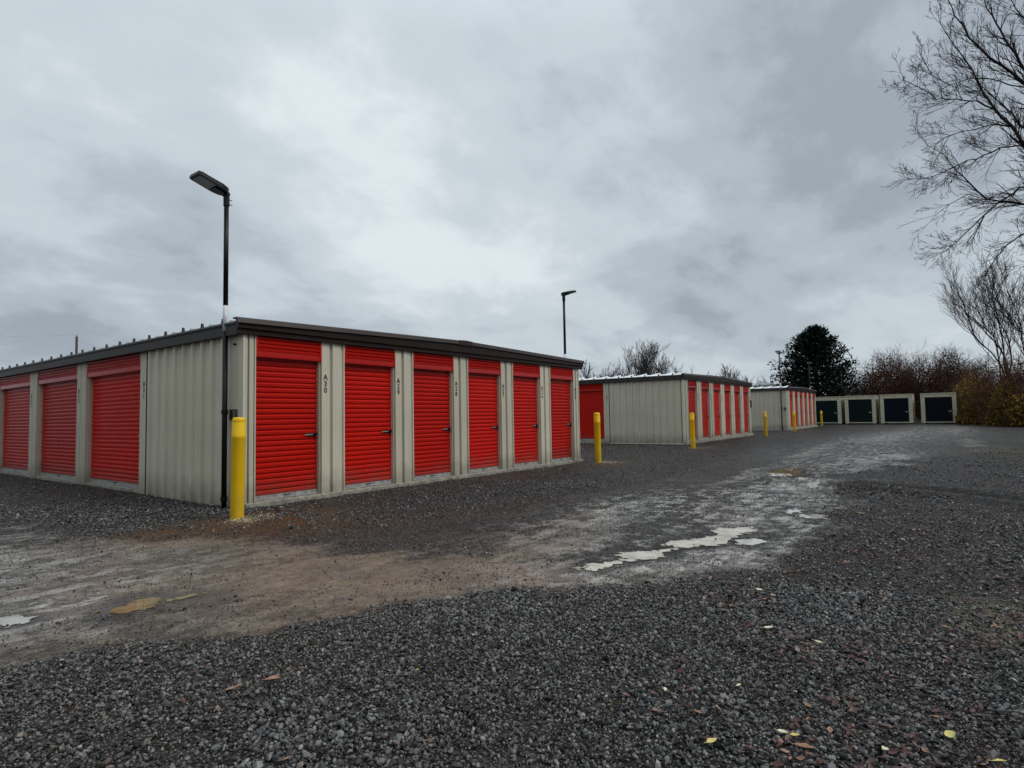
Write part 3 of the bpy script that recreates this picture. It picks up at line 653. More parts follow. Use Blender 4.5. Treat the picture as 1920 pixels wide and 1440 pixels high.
    for xa, xb in ((-ov, xm), (xm, LX+ov)):
        za, zb = zr(xa), zr(xb)
        f.add([(xa,-.05,ZF-.01),(xb,-.05,ZF-.01),(xb,-.05,zb),(xa,-.05,za),(xa,-.012,ZF-.01),(xb,-.012,ZF-.01),(xb,-.012,zb),(xa,-.012,za)],
              [(0,1,2,3),(0,4,5,1),(4,7,6,5),(3,2,6,7),(0,3,7,4),(1,5,6,2)])
        # second step of the board
        f.add([(xa,-.085,ZF+.07*zs),(xb,-.085,ZF+.07*zs),(xb,-.085,zb-.05),(xa,-.085,za-.05),(xa,-.05,ZF+.05*zs),(xb,-.05,ZF+.05*zs),(xb,-.05,zb),(xa,-.05,za)],
              [(0,1,2,3),(0,4,5,1),(3,2,6,7),(0,3,7,4),(1,5,6,2)])
    f.build('fascia', M['brown'], root)
    t = MB()
    for xa, xb in ((-ov-.03, xm-.0), (xm+.0, LX+ov+.03)):
        za, zb = zr(xa), zr(xb)
        pr = [(-.112, -.052), (-.118, -.045), (-.100, .022), (-.085, .034), (.02, .034), (.02, .015), (-.05, .0), (-.086, -.052)]
        vs = [(xa, y, za+z) for y, z in pr]+[(xb, y, zb+z) for y, z in pr]; n = len(pr)
        t.add(vs, [(i, (i+1) % n, n+(i+1) % n, n+i) for i in range(n)]+[tuple(range(n)), tuple(range(n, 2*n))[::-1]])
    t.build('rake_trim', M['rake'], root)
    c = MB(); zz = zr(xm)
    c.add([(xm-.22,-.124,zr(xm-.2)-.058),(xm+.22,-.124,zr(xm+.2)-.058),(xm+.20,-.110,zr(xm+.2)+.034),(xm,-.110,zz+.040),(xm-.20,-.110,zr(xm-.2)+.034),
           (xm-.22,-.02,zr(xm-.2)-.058),(xm+.22,-.02,zr(xm+.2)-.058),(xm+.20,-.02,zr(xm+.2)+.034),(xm,-.02,zz+.040),(xm-.20,-.02,zr(xm-.2)+.034)],
          [(0,1,2,3,4),(0,5,6,1),(1,6,7,2),(2,7,8,3),(3,8,9,4),(4,9,5,0)])
    c.build('ridge_cap', M['brown'], root)
    # left eave: fascia board, drip, white panel ends between dark rib caps
    e = MB(); e.box((-.10, -.02, ZF-.015), (-.05, LY+.1, ZE-.05)); e.box((-.05, -.02, ZF-.015), (.02, LY+.1, ZF+.0))
    e.build('eave_fascia', M['eave'], root)
    g = MB(); g.box((-.115, -.03, ZE-.052), (-.04, LY+.12, ZE-.012)); y = .38
    while y < LY: g.add([(-.12,y-.030,ZE-.02),(-.12,y+.030,ZE-.02),(-.12,y+.011,ZE+.055),(-.12,y-.011,ZE+.055),(-.09,y-.030,ZE-.02),(-.09,y+.030,ZE-.02),(-.09,y+.011,ZE+.055),(-.09,y-.011,ZE+.055)],
                        [(3,2,1,0),(0,1,5,4),(1,2,6,5),(2,3,7,6),(3,0,4,7),(4,5,6,7)]); y += .61
    g.build('drip_edge', M['black'], root)
    wt = MB(); y = .38-.61
    hgt_ = .006 if zs < 1.01 else .125
    while y < LY:
        a, b_ = max(y+.04, .0), y+.56
        if b_ > a: wt.add([(-.10,a,ZE-.012),(-.10,b_,ZE-.012),(-.10,b_,ZE-.004),(-.10,a,ZE-.004),(.22,a,ZE-.012),(.22,b_,ZE-.012),(.22,b_,ZE+.006+hgt_*.3),(.22,a,ZE+.006+hgt_)],
               [(0,1,2,3),(3,2,6,7),(4,7,6,5),(0,3,7,4),(1,5,6,2)])
        y += .61
    roofm = M['white'] if zs > 1.01 else M['dullroof']
    wt.build('roof_edge', roofm, root)
    # roof skin with standing ribs
    r = MB()
    for sgn, xe in ((-1, -ov), (1, LX+ov)):
        r.add([(xe, -.0, ZE-.012), (xm, -.0, ZR+.012), (xm, LY+.1, ZR+.012), (xe, LY+.1, ZE-.012), (xe, -.0, ZE-.03), (xm, -.0, ZR-.01), (xm, LY+.1, ZR-.01), (xe, LY+.1, ZE-.03)],
              [(0,1,2,3),(4,7,6,5),(0,4,5,1),(2,6,7,3),(3,7,4,0)])
        y = .38
        while y < LY:
            r.add([(xe+(.12 if sgn<0 else -.12),y-.03,ZE),(xe+(.12 if sgn<0 else -.12),y+.03,ZE),(xe+(.12 if sgn<0 else -.12),y,ZE+.055),(xm,y-.03,ZR),(xm,y+.03,ZR),(xm,y,ZR+.055)],[(0,1,2),(0,2,5,3),(1,4,5,2)]); y += .61
    r.build('roof', roofm, root)
    e = MB(); e.box((LX+.05, -.02, ZF-.015), (LX+.10, LY+.1, ZE+.01)); e.build('eave_fascia', M['eave'], root)
    return root
B1 = shed((0, 0, 0), 0, 9.42, 17, .19, 1.565, 1.12, 6, 3.41, 3.045, 2.53, 4, 1.0,
          'nearest storage shed, red roll-up doors numbered A30 and down, grey eave', 'A', 30, 31)
B2 = shed((19.35, .87, 0), math.atan2(.20, 10.95), 10.73, 17, .60, 1.725, 1.13, 6, 3.63, 3.045, 2.53, 4, 1.065,
          'middle storage shed with a wide blank beige end panel facing the near shed', 'B', 30, 31, panel_end=3.37, poleboxes=False)
B3 = shed((39.43, 1.10, 0), .012, 10.6, 17, .50, 1.75, 1.13, 6, 4.2, 3.045, 2.53, 4, 1.085,
          'farthest storage shed, half hidden, six thin faded red doors beside the cream containers', None, panel_end=3.9, poleboxes=True)
sb = MB(); sb.box((10.60, -.05, 1.55), (10.73, -.008, 1.95)); sb.build('meter_box', M['black'], B2, bevel=.008)

# ------------------------------------------------------------------ lamp posts
def lamp(loc, head_dir, zs, label, up=17, slv=True, top=4.62):
    root = empty('lamp_post', loc); tag(root, label, 'lamp post', 'lamp posts fixed to the shed walls')
    H = top*zs; s0, s1 = 2.60*zs, 2.97*zs
    p = MB(); p.tube([(0, 0, -.1), (0, 0, s0)], .036, 16); lo = p.build('lower_pole', M['black'], root, smooth=True)
    for z in (1.42*zs, .18*zs):
        q = MB(); q.tube([(0, 0, z-.03), (0, 0, z+.03)], .047, 16); q.box((-.012, -.075, z-.014), (.012, .075, z+.014)); q.build('pipe_clamp', M['black'], root)
    p = MB(); p.tube([(0, 0, s0), (0, 0, s1)], .038, 16); p.build('sleeve', M['sleeve'], root, smooth=True)
    p = MB(); p.tube([(0, 0, s1), (0, 0, H-.10)], .034, 16); p.build('pole', M['black'], root, smooth=True)
    c = MB(); c.tube([(0, 0, H-.17), (0, 0, H-.02)], .043, 16)
    for z in (H-.14, H-.07): c.tube([(0, .0, z), (-head_dir*.085, 0, z+.004)], .006, 6)
    c.tube([(0, -.045, H+.0), (0, .045, H+.0)], .034, 14); c.build('slip_fitter', M['black'], root)
    t = R(up); hd = empty('lamp_head', (0, 0, H+.02)); 
    bpy.data.objects.remove(hd)
    def tp(x, y, z):       # head frame: x along head
        return (head_dir*(x*math.cos(t)-z*math.sin(t)), y, H+.02+x*math.sin(t)+z*math.cos(t))
    h = MB()
    out = [(0, .06), (.05, .12), (.14, .15), (.45, .15), (.49, .13), (.49, -.13), (.45, -.15), (.14, -.15), (.05, -.12), (0, -.06)]
    n = len(out); vs = [tp(x, y, -.028) for x, y in out]+[tp(x, y*.96, .022 if x > .2 else .034) for x, y in out]
    h.add(vs, [tuple(range(n)), tuple(range(n, 2*n))[::-1]]+[(i, n+i, n+(i+1) % n, (i+1) % n) for i in range(n)])
    # driver housing and cooling fins on the back
    def bx(a, b):
        (x0, y0, z0), (x1, y1, z1) = a, b
        h.add([tp(*q) for q in ((x0,y0,z0),(x1,y0,z0),(x1,y1,z0),(x0,y1,z0),(x0,y0,z1),(x1,y0,z1),(x1,y1,z1),(x0,y1,z1))], [(3,2,1,0),(4,5,6,7),(0,1,5,4),(1,2,6,5),(2,3,7,6),(3,0,4,7)])
    bx((.0, -.06, -.045), (.20, .06, -.028)); bx((.02, -.075, .034), (.20, .075, .055))
    for k in range(7): bx((.22, -.115+k*.036, .022), (.44, -.110+k*.036, .042))
    ho = h.build('lamp_head', M['black'], root)
    l = MB(); l.add([tp(*q) for q in ((.21,-.115,-.031),(.45,-.115,-.031),(.45,.115,-.031),(.21,.115,-.031),(.21,-.115,-.028),(.45,-.115,-.028),(.45,.115,-.028),(.21,.115,-.028))],
                    [(0,1,2,3),(0,4,5,1),(1,5,6,2),(2,6,7,3),(3,7,4,0)])
    l.build('lens', M['lens'], ho)
    return root
lamp((-.085, .345, 0), -1, 1.0, 'tall lamp post on the near corner of the nearest shed, head pointing left')
lamp((9.505, .46, 0), 1, 1.0, 'lamp post behind the far right corner of the nearest shed, head pointing right')
lamp((39.3, 1.52, 0), -1, 1.085, 'lamp post at the left corner of the farthest shed, left of the dark evergreen', top=4.85)
lamp((50.15, 1.62, 0), 1, 1.085, 'small lamp post seen in front of the dark evergreen tree', top=4.80)

# ------------------------------------------------------------------ bollards
def bollard():
    root = empty('bollard')
    m = MB(); pr = [(-.30, .082), (1.02, .082), (1.025, .0845), (1.065, .0845), (1.07, .082), (1.225, .082), (1.232, .079), (1.24, .082)]
    m.tube([(0, 0, z) for z, r in pr], [r for z, r in pr], 28, cap=False); m.build('post', M['yellow'], root, smooth=True)
    c = MB(); pr = [(1.24, .082)]+[(1.24+.048*math.sin(a), .082-.022*(1-math.cos(a))-.0) for a in np.linspace(.2, 1.57, 6)]
    pr += [(1.290, .045), (1.292, .0)]
    c.tube([(0, 0, z) for z, r in pr], [r+1e-4 for z, r in pr], 28, cap=False); c.build('cap', M['yellow'], root, smooth=True)
    return root
bl = [((-.46, -.70), .012, 'nearest yellow bollard, at the near corner of the nearest shed'),
      ((9.28, -.61), -.01, 'yellow bollard at the far right corner of the nearest shed'),
      ((16.92, -.36), .006, 'yellow bollard in front of the first door of the middle shed'),
      ((28.86, .04), .004, 'yellow bollard standing before the beige end wall of the farthest shed'),
      ((37.09, .30), -.012, 'yellow bollard in front of the first door of the farthest shed'),
      ((53.77, 1.46), 0, 'farthest and smallest yellow bollard, in front of the leftmost container')]
b0 = bollard()
for i, ((x, y), tl, lb) in enumerate(bl):
    o = b0 if i == 0 else copy_tree(b0)
    o.location = (x, y, float(height(np.array([x]), np.array([y]))[0])); o.rotation_euler = (tl, tl*.6, i*1.1)
    tag(o, lb, 'bollard', 'yellow bollards guarding the shed corners')
# pale backfill crumbs round the bollard feet
M['crumb'] = stone_mat('pale_backfill', [(0, (.20, .16, .09)), (.5, (.36, .30, .18)), (1, (.55, .48, .34))], .6)
crumb_src = []
for s_ in STONES[:3]:
    me = s_.data.copy(); me.materials.clear(); me.materials.append(M['crumb']); crumb_src.append(bpy.data.objects.new('crumb', me))
NGc = scatter_group('scatter_crumbs', crumb_src)
cp = []
for (x, y), n, sp in (((-.42, -.82), 800, .13), ((9.55, -.72), 420, .20), ((17.2, -.50), 300, .3)):
    q = rng.normal(0, sp, (n, 2)); cp.append(np.stack([x+q[:, 0]*1.3+.5*abs(q[:, 0]), y+q[:, 1]*.8], -1))
cp = np.concatenate(cp); cs = np.clip(rng.lognormal(math.log(.015), .45, len(cp)), .006, .045)
o = scatter('backfill', np.column_stack([cp, height(cp[:, 0], cp[:, 1])+cs*.2]), cs, crumb_src, NGc)
tag(o, 'pale crumbled backfill heaped round the feet of the yellow bollards', 'backfill', kind='stuff')

# ------------------------------------------------------------------ containers
def container(y0, y1, H, dm, label, x0=58.3, ln=3.0):
    root = empty('storage_container', (x0, (y0+y1)/2, 0)); tag(root, label, 'container', 'cream storage containers in a row')
    w = (y1-y0)/2; fr = .30
    b = MB(); b.box((.02, -w+.01, .16), (ln, w-.01, H-.06)); b.build('body', M['cbeige'], root)
    f = MB(); f.box((-.02, -w, .08), (.08, -w+fr, H)); f.box((-.02, w-fr, .08), (.08, w, H)); f.box((-.02, -w+fr, H-.30), (.08, w-fr, H)); f.box((-.02, -w+fr, .12), (.08, w-fr, .20))
    f.build('frame', M['cbeige'], root)
    d = MB(); n = 22; pts = []
    for i in range(n):
        z = .20+i*(H-.5)/n; p = (H-.5)/n; pts += [(-.0, 0, z), (-.014, 0, z+.2*p), (-.016, 0, z+.6*p), (0, 0, z+.95*p)]
    d.extr([(x-.003, -w+fr, z) for x, _, z in pts], (0, 2*(w-fr), 0)); do = d.build('door', dm, root)
    l = MB(); l.box((-.05, -w+fr+.06, 1.05), (-.02, -w+fr+.26, 1.11)); l.build('latch', M['galv'], do)
    r = MB(); r.box((-.06, -w-.03, H), (ln+.03, w+.03, H+.05)); r.build('roof', M['cbeige'], root, bevel=.01)
    k = MB(); k.box((.05, -w+.1, 0), (ln-.1, -w+.3, .16)); k.box((.05, w-.3, 0), (ln-.1, w-.1, .16)); k.build('skid', M['dark'], root)
    return root
container(.52, 3.1, 2.55, M['cgreen'], 'leftmost cream container, its left part hidden behind the farthest shed')
container(-2.25, .22, 2.58, M['cgreen'], 'second cream container from the left, dark green door')
container(-5.02, -2.58, 2.60, M['cblue'], 'third cream container, stained top and dark blue door')
container(-8.11, -5.60, 2.60, M['cblue'], 'rightmost cream container, standing apart beside the olive bush')

# ------------------------------------------------------------------ bare trees
class TW:
    """collects tapering twigs as numpy tubes"""
    def __init__(s): s.P = []; s.Rr = []
    def add(s, pts, r): s.P.append(np.asarray(pts, float)); s.Rr.append(np.asarray(r, float))
    def build(s, name, m, parent, k=3, origin=(0, 0, 0)):
        V = []; Fq = []; b = 0; an = np.arange(k)*2*math.pi/k; ca, sa = np.cos(an), np.sin(an); jk = np.arange(k)
        for P, r in zip(s.P, s.Rr):
            n = len(P); t = np.gradient(P, axis=0); t /= np.linalg.norm(t, axis=1)[:, None]+1e-9
            ref = np.array([.31, .2, .93]) if abs(t[0][2]) < .8 else np.array([1., .1, .1])
            a = np.cross(t, ref); a /= np.linalg.norm(a, axis=1)[:, None]+1e-9; c = np.cross(a, t)
            V.append((P[:, None]+r[:, None, None]*(ca[None, :, None]*a[:, None]+sa[None, :, None]*c[:, None])).reshape(-1, 3))
            i = np.arange(n-1)[:, None]
            Fq.append(np.stack([b+i*k+jk, b+i*k+(jk+1) % k, b+(i+1)*k+(jk+1) % k, b+(i+1)*k+jk], -1).reshape(-1, 4)); b += n*k
        return npmesh(name, np.concatenate(V)-np.array(origin), np.concatenate(Fq), m, parent, smooth=True)
def unit(v): return v/(np.linalg.norm(v)+1e-9)
def twig(tw, p, d, L_, r, lv, rs, up=.10, spread=.75, dens=1.0, wig=.16, minr=.004, stats=None):
    n = max(3, int(4+L_*2)) if lv > 0 else 3
    pts = [p.copy()]; d = unit(d); seg = L_/n; dirs = []
    for i in range(n):
        d = unit(d+rs.normal(0, wig, 3)+np.array([0, 0, up*.35])); pts.append(pts[-1]+d*seg); dirs.append(d)
    rr = np.linspace(r, max(minr*.7, r*.35), n+1); tw.add(pts, rr)
    if lv <= 0: return
    m = int(round((2.4+L_*2.1)*dens))
    for j in range(m):
        t = (.22+.78*(j+rs.uniform(0, 1))/m); i = min(n-1, int(t*n)); f = t*n-i
        q = pts[i]*(1-f)+pts[i+1]*f; s = unit(rs.normal(0, 1, 3)); s = unit(s-(s@dirs[i])*dirs[i])
        nd = unit(dirs[i]*1.0+s*spread*rs.uniform(.7, 1.3)+np.array([0, 0, up]))
        twig(tw, q, nd, L_*rs.uniform(.36, .58)*(1.15-.45*t), max(minr, rr[i]*rs.uniform(.42, .62)), lv-1, rs, up, spread, dens, wig, minr)
# big tree at the right edge: its limbs reach into view from a trunk just outside
rs = np.random.RandomState(5)
base = onground(2040, 828); D0 = (base-CAM)@fw
root = empty('bare_tree', tuple(base)); tag(root, 'large bare tree reaching in from the right edge, long drooping branches', 'tree')
def zp8(x, y, w=0.0):
    return at(1622+x/2.057, y/2.057, D0+w)
trk = MB(); tpts = [base-[0, 0, .2], zp8(905, 1400), zp8(880, 1100), zp8(850, 800), zp8(800, 560, .2), zp8(780, 250, .3), zp8(760, -100, .4), zp8(770, -500, .6), zp8(740, -900, .7)]
trk.tube([p-base for p in tpts], [.34, .27, .24, .21, .17, .14, .11, .07, .03], 12); trk.build('trunk', M['bark'], root, smooth=True)
tw = TW()
limbs = [([(850,800),(740,700),(658,615),(610,560),(570,490),(500,420),(430,310),(390,230),(330,150),(290,90)], .085, -1.2),
 ([(800,560),(710,460),(658,390),(640,340),(560,280),(480,220),(400,150),(350,60),(310,-20)], .085, .8),
 ([(780,500),(700,420),(658,350),(600,240),(540,150),(490,60),(440,-30)], .075, 1.6),
 ([(870,950),(760,830),(658,800),(560,775),(470,770),(400,710),(350,650),(300,600),(240,560)], .07, .2),
 ([(850,860),(760,740),(658,715),(600,725),(520,780),(440,850),(380,910),(310,970)], .05, -1.8),
 ([(820,700),(740,600),(658,530),(600,480),(560,440),(500,380),(420,300)], .06, 1.8),
 ([(875,1000),(760,900),(658,895),(600,905),(540,950),(490,1020),(460,1075)], .045, -.6),
 ([(610,560),(520,575),(430,610),(330,650),(240,690),(170,690)], .030, -1.6),
 ([(570,490),(500,480),(420,500),(330,520),(270,560)], .028, -.6),
 ([(500,420),(430,390),(350,380),(270,380),(200,330),(150,310)], .030, -2.2),
 ([(780,300),(700,150),(658,100),(600,60),(560,-10)], .06, .6),
 ([(770,200),(720,50),(700,-80),(640,-250)], .06, -1.0),
 ([(470,770),(400,750),(330,790),(270,830)], .02, .9),
 ([(640,340),(560,330),(480,300),(400,300),(330,330),(260,290),(215,215)], .026, 1.4),
 ([(875,1050),(800,960),(700,980),(640,1050),(600,1120)], .035, 1.4),
 ([(860,860),(950,700),(1050,500),(1150,300)], .09, .5), ([(800,560),(900,380),(980,150),(1030,-80)], .08, -.5),
 ([(870,1000),(980,900),(1100,820)], .07, -1), ([(790,350),(860,150),(900,-150)], .07, 2.0), ([(765,0),(700,-200),(600,-450)], .05, .5), ([(765,0),(850,-250),(950,-500)], .05, -.5)]
for pts, r0, w in limbs:
    n = len(pts); P = [zp8(x, y, w*(i/(n-1))**1.2) for i, (x, y) in enumerate(pts)]
    # resample with a little crookedness
    Q = [];
    for a, b in zip(P[:-1], P[1:]):
        k = max(1, int(np.linalg.norm(b-a)/.35))
        for j in range(k): Q.append(a+(b-a)*j/k+rs.normal(0, .022, 3))
    Q.append(P[-1]); Q = np.array(Q); N_ = len(Q); rr = np.linspace(r0*1.08, .010, N_); tw.add(Q, rr)
    Tn = np.gradient(Q, axis=0)
    for i in range(2, N_):
        for _ in range(rs.choice([2, 3, 3])):
            t = i/N_; s = unit(rs.normal(0, 1, 3)); d = unit(Tn[i]); s = unit(s-(s@d)*d)
            twig(tw, Q[i]+0, unit(d*1.15+s*rs.uniform(.45, .8)+np.array([0, 0, .05])), rs.uniform(.7, 1.55)*(1.15-.45*t), max(.0075, rr[i]*.45), rs.choice([1, 2, 2, 3] if t > .25 else [1, 2]), rs, .03, .55, 1.0, .085, .0048)
tw.build('crown', M['bark'], root, 4, base)

def bare_tree(base, H, width, seed, label, m='barkgrey', stems=3, lv=3, minr=.012, tr=.12, fork=.35, dens=1.0, group=None, spread=.62, name='bare_tree'):
    rs = np.random.RandomState(seed); root = empty(name, tuple(base)); tag(root, label, 'tree', group)
    t = MB(); p = np.zeros(3); pts = [p.copy()-[0, 0, .2]]; hh = H*fork
    for i in range(4): p = p+np.array([rs.normal(0, .03), rs.normal(0, .03), .25])*hh; pts.append(p.copy())
    t.tube(pts, np.linspace(tr, tr*.75, 5), 8); t.build('trunk', M[m], root, smooth=True)
    tw = TW()
    for k in range(stems):
        a = k*6.283/stems+rs.uniform(-.5, .5); q = pts[2 if k % 2 else 3 if k % 3 else 4]
        lean = width/H*rs.uniform(.5, 1.15)
        d = np.array([math.cos(a)*lean, math.sin(a)*lean, 1.0]); twig(tw, q.copy(), d, (H-q[2])*rs.uniform(.75, 1.0), tr*.6, lv, rs, .16, spread, dens, .11, minr)
    tw.build('crown', M[m], root, 3); return root
def gbase(px, depth):       # ground point under image column px at this depth
    p = at(px, 765, depth); return np.array([p[0], p[1], 0.0])
bare_tree(gbase(1880, 57), 14.6, 5.4, 11, 'tall bare tree rising behind the olive bush, thin forked trunk', 'bark', 5, 3, .011, .15, .38, .60, spread=.5)
bare_tree(gbase(1925, 60), 15.5, 5.8, 12, 'bare tree behind the russet thicket at the far right edge', 'bark', 4, 3, .011, .17, .38, .60, spread=.5)
far = [(1210, 652, 55, 2.6, 21, 'round bare tree behind the middle shed, tallest of its row', 9), (1117, 676, 50, 2.0, 22, 'bare tree just right of the nearest shed roof', 6),
       (1150, 684, 58, 1.8, 23, 'low bare tree between the nearest shed and the round tree', 6), (1280, 684, 62, 2.2, 24, 'small faint bare tree right of the round tree', 4),
       (1382, 682, 72, 2.3, 25, 'small bare tree behind the far end of the middle shed', 7), (1095, 688, 60, 2.2, 26, 'low bare tree half hidden by the corner of the nearest shed', 5),
       (1448, 700, 95, 3.0, 27, 'faint small bare tree left of the dark evergreen', 5)]
for px, py, dp, wd, sd_, lb, stn in far:
    b = gbase(px, dp); hz = 777-.0176*(px-960); H = (hz-py)/FPX*dp+1.29
    bare_tree(b, H*(.90 if sd_ == 21 else .83), wd*1.25, sd_, lb, 'barkgrey', stn+6, 3, .013, .11, .22, .78, 'bare trees beyond the sheds', spread=.5)

# ------------------------------------------------------------------ evergreen
def evergreen(base, H, W_, seed, label):
    rs = np.random.RandomState(seed); root = empty('evergreen_tree', tuple(base)); tag(root, label, 'tree')
    t = MB(); t.tube([(0, 0, -.2), (0, 0, H*.5), (0, 0, H*.95)], [.32, .2, .04], 10); t.build('trunk', M['bark'], root)
    tw = TW(); V = []
    for i in range(520):
        z = H*(.04+.95*rs.rand()**.9); f = z/H
        rmax = W_*.5*(1.12-.4*f if f < .3 else math.cos((f-.3)/.7*math.pi/2)**.78)*(.80+.34*rs.rand()**.7)
        a = rs.uniform(0, 6.283); Lb = max(.5, rmax*rs.uniform(.8, 1.06)); d = np.array([math.cos(a), math.sin(a), 0])
        pts = [np.array([0, 0, z-.1*Lb])+d*Lb*u+np.array([0, 0, .30*Lb*u*u*(.6+f)-.05*Lb]) for u in np.linspace(0, 1, 5)]
        tw.add(pts, np.linspace(.05, .012, 5))
        for j in range(34):
            u = rs.uniform(.30, 1.04); c = pts[0]+(pts[-1]-pts[0])*u+rs.normal(0, .17, 3)
            s = rs.uniform(.16, .36); dd = unit(d*1.0+np.array([0, 0, .7])+rs.normal(0, .55, 3)); sd_ = unit(np.cross(dd, rs.normal(0, 1, 3)))
            V += [c-sd_*s*.22, c+sd_*s*.22, c+dd*s*1.0, c+dd*s*.45-sd_*s*.3]
    V = np.array(V); n = len(V)//4; F_ = np.stack([np.arange(n)*4+k for k in (0, 1, 2, 3)], -1)
    cr = npmesh('crown', V, F_, M['needle'], root)
    tw.build('branches', M['bark'], root, 3)
evergreen(gbase(1533, 62), 9.9, 8.2, 3, 'dark rounded evergreen tree behind the farthest shed')

# ------------------------------------------------------------------ thickets
def shrub(px, hw, top, depth, seed, label, mt, ml, nleaf, ntw, name='shrub', group='russet thicket behind the containers', ls=.10, tr=.016, deep=1.3):
    rs = np.random.RandomState(seed); b = gbase(px, depth); root = empty(name, tuple(b)); tag(root, label, 'shrub', group)
    hz = 777-.0176*(px-960); H = (hz-top)/FPX*depth+1.29; w = hw/FPX*depth*1.15
    tw = TW()
    lob = rs.uniform(-.9, .9, (7, 2)); lh = rs.uniform(.68, 1.0, 7); lh[0] = 1
    def topz(x, y): return H*max(h*math.exp(-(((x/w-l[0])**2+(y/(w*deep)-l[1])**2)/.45)) for l, h in zip(lob, lh))
    for i in range(14):
        x, y = rs.uniform(-.8, .8, 2); q = np.array([x*w, y*w*deep, 0.])
        twig(tw, q, np.array([rs.normal(0, .2), rs.normal(0, .2), 1]), max(1.2, topz(q[0], q[1])*rs.uniform(.7, .97)), tr*2.2, 2, rs, .12, .7, .9, .12, tr*.6)
    LV = []
    for i in range(ntw):
        x, y = rs.uniform(-1, 1, 2)
        if x*x+y*y > 1: continue
        q = np.array([x*w, y*w*deep, 0.]); tz = topz(q[0], q[1])
        q[2] = tz*rs.rand()**.75; Lw = rs.uniform(.5, 1.3)*min(1.4, .4+H*.14)
        d = unit(np.array([x*.7+rs.normal(0, .45), y*.5+rs.normal(0, .45), .75+rs.normal(0, .35)]))
        pts = [q]; 
        for k in range(4): d = unit(d+rs.normal(0, .22, 3)); pts.append(pts[-1]+d*Lw*.25)
        tw.add(pts, np.linspace(tr, tr*.4, 5))
        for k in range(2):
            j = rs.randint(1, 4); dd = unit(d+rs.normal(0, .7, 3)); tw.add([pts[j], pts[j]+dd*Lw*.22, pts[j]+unit(dd+rs.normal(0, .3, 3))*Lw*.42], [tr*.6, tr*.45, tr*.3])
    tw.build('stems', mt, root, 3)
    V = []
    for i in range(nleaf):
        x, y = rs.normal(0, .5, 2)
        if x*x+y*y > 1.05: continue
        q = np.array([x*w, y*w*deep, 0.]); tz = topz(q[0], q[1]); q[2] = tz*(rs.rand()**.8)*.98+.03
        s = ls*rs.uniform(.6, 1.5); a = unit(rs.normal(0, 1, 3)); c = unit(np.cross(a, rs.normal(0, 1, 3)))
        V += [q-a*s, q+c*s*.45, q+a*s, q-c*s*.45]
    V = np.array(V); n = len(V)//4; npmesh('leaves', V, np.stack([np.arange(n)*4+k for k in range(4)], -1), ml, root)
TRm, TBm = M['twigred'], M['twigbrown']
sh = [(1545, 45, 716, 67, 31, 'low brown thicket behind the leftmost container', TBm, M['rleaf'], 2600, 900),
      (1610, 32, 690, 70, 32, 'thin grey brown shrub just right of the dark evergreen', TBm, M['rleaf'], 800, 700),
      (1648, 42, 656, 66, 33, 'tall russet shrub behind the second container', TRm, M['rleaf'], 6500, 2300),
      (1700, 42, 660, 68, 34, 'tall russet shrub behind the third container', TRm, M['rleaf'], 6500, 2300),
      (1752, 42, 654, 64, 35, 'dark twiggy shrub behind the gap before the rightmost container', TRm, M['rleaf'], 3800, 2500),
      (1798, 34, 656, 62, 36, 'dark twiggy shrub directly behind the rightmost container', TRm, M['rleaf'], 3000, 2300),
      (1850, 40, 690, 56, 37, 'thin brown shrub behind the olive bush', TBm, M['rleaf'], 800, 900)]
for a in sh: shrub(*a)
shrub(1580, 60, 722, 75, 47, 'low russet undergrowth behind the first two containers', TRm, M['rleaf'], 3000, 1200)
shrub(1912, 44, 668, 44, 38, 'dark russet shrub at the right edge beside the tall bare tree', TRm, M['rleaf'], 6500, 1300, ls=.08)
shrub(1995, 60, 650, 40, 39, 'dark russet shrub just past the right edge', TRm, M['rleaf'], 4000, 1200, ls=.08)
G2 = 'olive bushes right of the containers'
ylb = [(1816, 38, 694, 52, 41, 'tall olive yellow bush touching the rightmost container'), (1862, 44, 684, 47, 42, 'broad olive bush with orange tints, middle of the bushes'),
       (1905, 40, 708, 42, 43, 'dark olive bush at the right edge'), (1830, 30, 752, 48, 44, 'low orange brown bush at the foot of the olive bushes'), (1880, 30, 756, 43, 45, 'low olive bush in front near the right edge'),
       (1960, 60, 712, 40, 46, 'olive bush just past the right edge')]
for px, hw, top, dp, sd_, lb in ylb: shrub(px, hw, top, dp, sd_, lb, TBm, M['yleaf'], 9500, 700, 'bush', G2, .085, .012, .9)
# distant treeline closing the horizon elsewhere, plus unseen woods darkening the reflections
def treeline(a0, a1, d, H, seed, label, cnt=1500, th=1):
    rs = np.random.RandomState(seed); tw = TW()
    for i in range(cnt):
        a = YAW+R(rs.uniform(a0, a1)); r = d*rs.uniform(.93, 1.12); q = np.array([CAM[0]+r*math.sin(a), CAM[1]+r*math.cos(a), 0.])
        h = H*(.55+.45*vnoise(np.array([a*30]), np.array([seed*1.0]), 5)[0])*rs.uniform(.6, 1)
        pts = [q]; dd = np.array([0, 0, 1.])
        for k in range(4): dd = unit(dd+rs.normal(0, .18, 3)); pts.append(pts[-1]+dd*h*.25)
        tw.add(pts, np.linspace(.09, .02, 5)*th)
        for k in range(4):
            j = rs.randint(1, 4); d2 = unit(dd+rs.normal(0, .6, 3)); tw.add([pts[j], pts[j]+d2*h*.15, pts[j]+unit(d2+rs.normal(0, .3, 3))*h*.3], [.05*th, .035*th, .015*th])
    o = tw.build('distant_wood', M['barkgrey'], None, 3); tag(o, label, 'wood', kind='stuff')
treeline(50, 120, 75, 7, 61, 'bare wood far off to the right of the yard', 1500, 1)
treeline(62, 215, 27, 9.5, 64, 'unseen dense wood added behind the viewer to darken the door reflections', 4200, 1.6)  # unseen trees added to darken door reflections and wall light
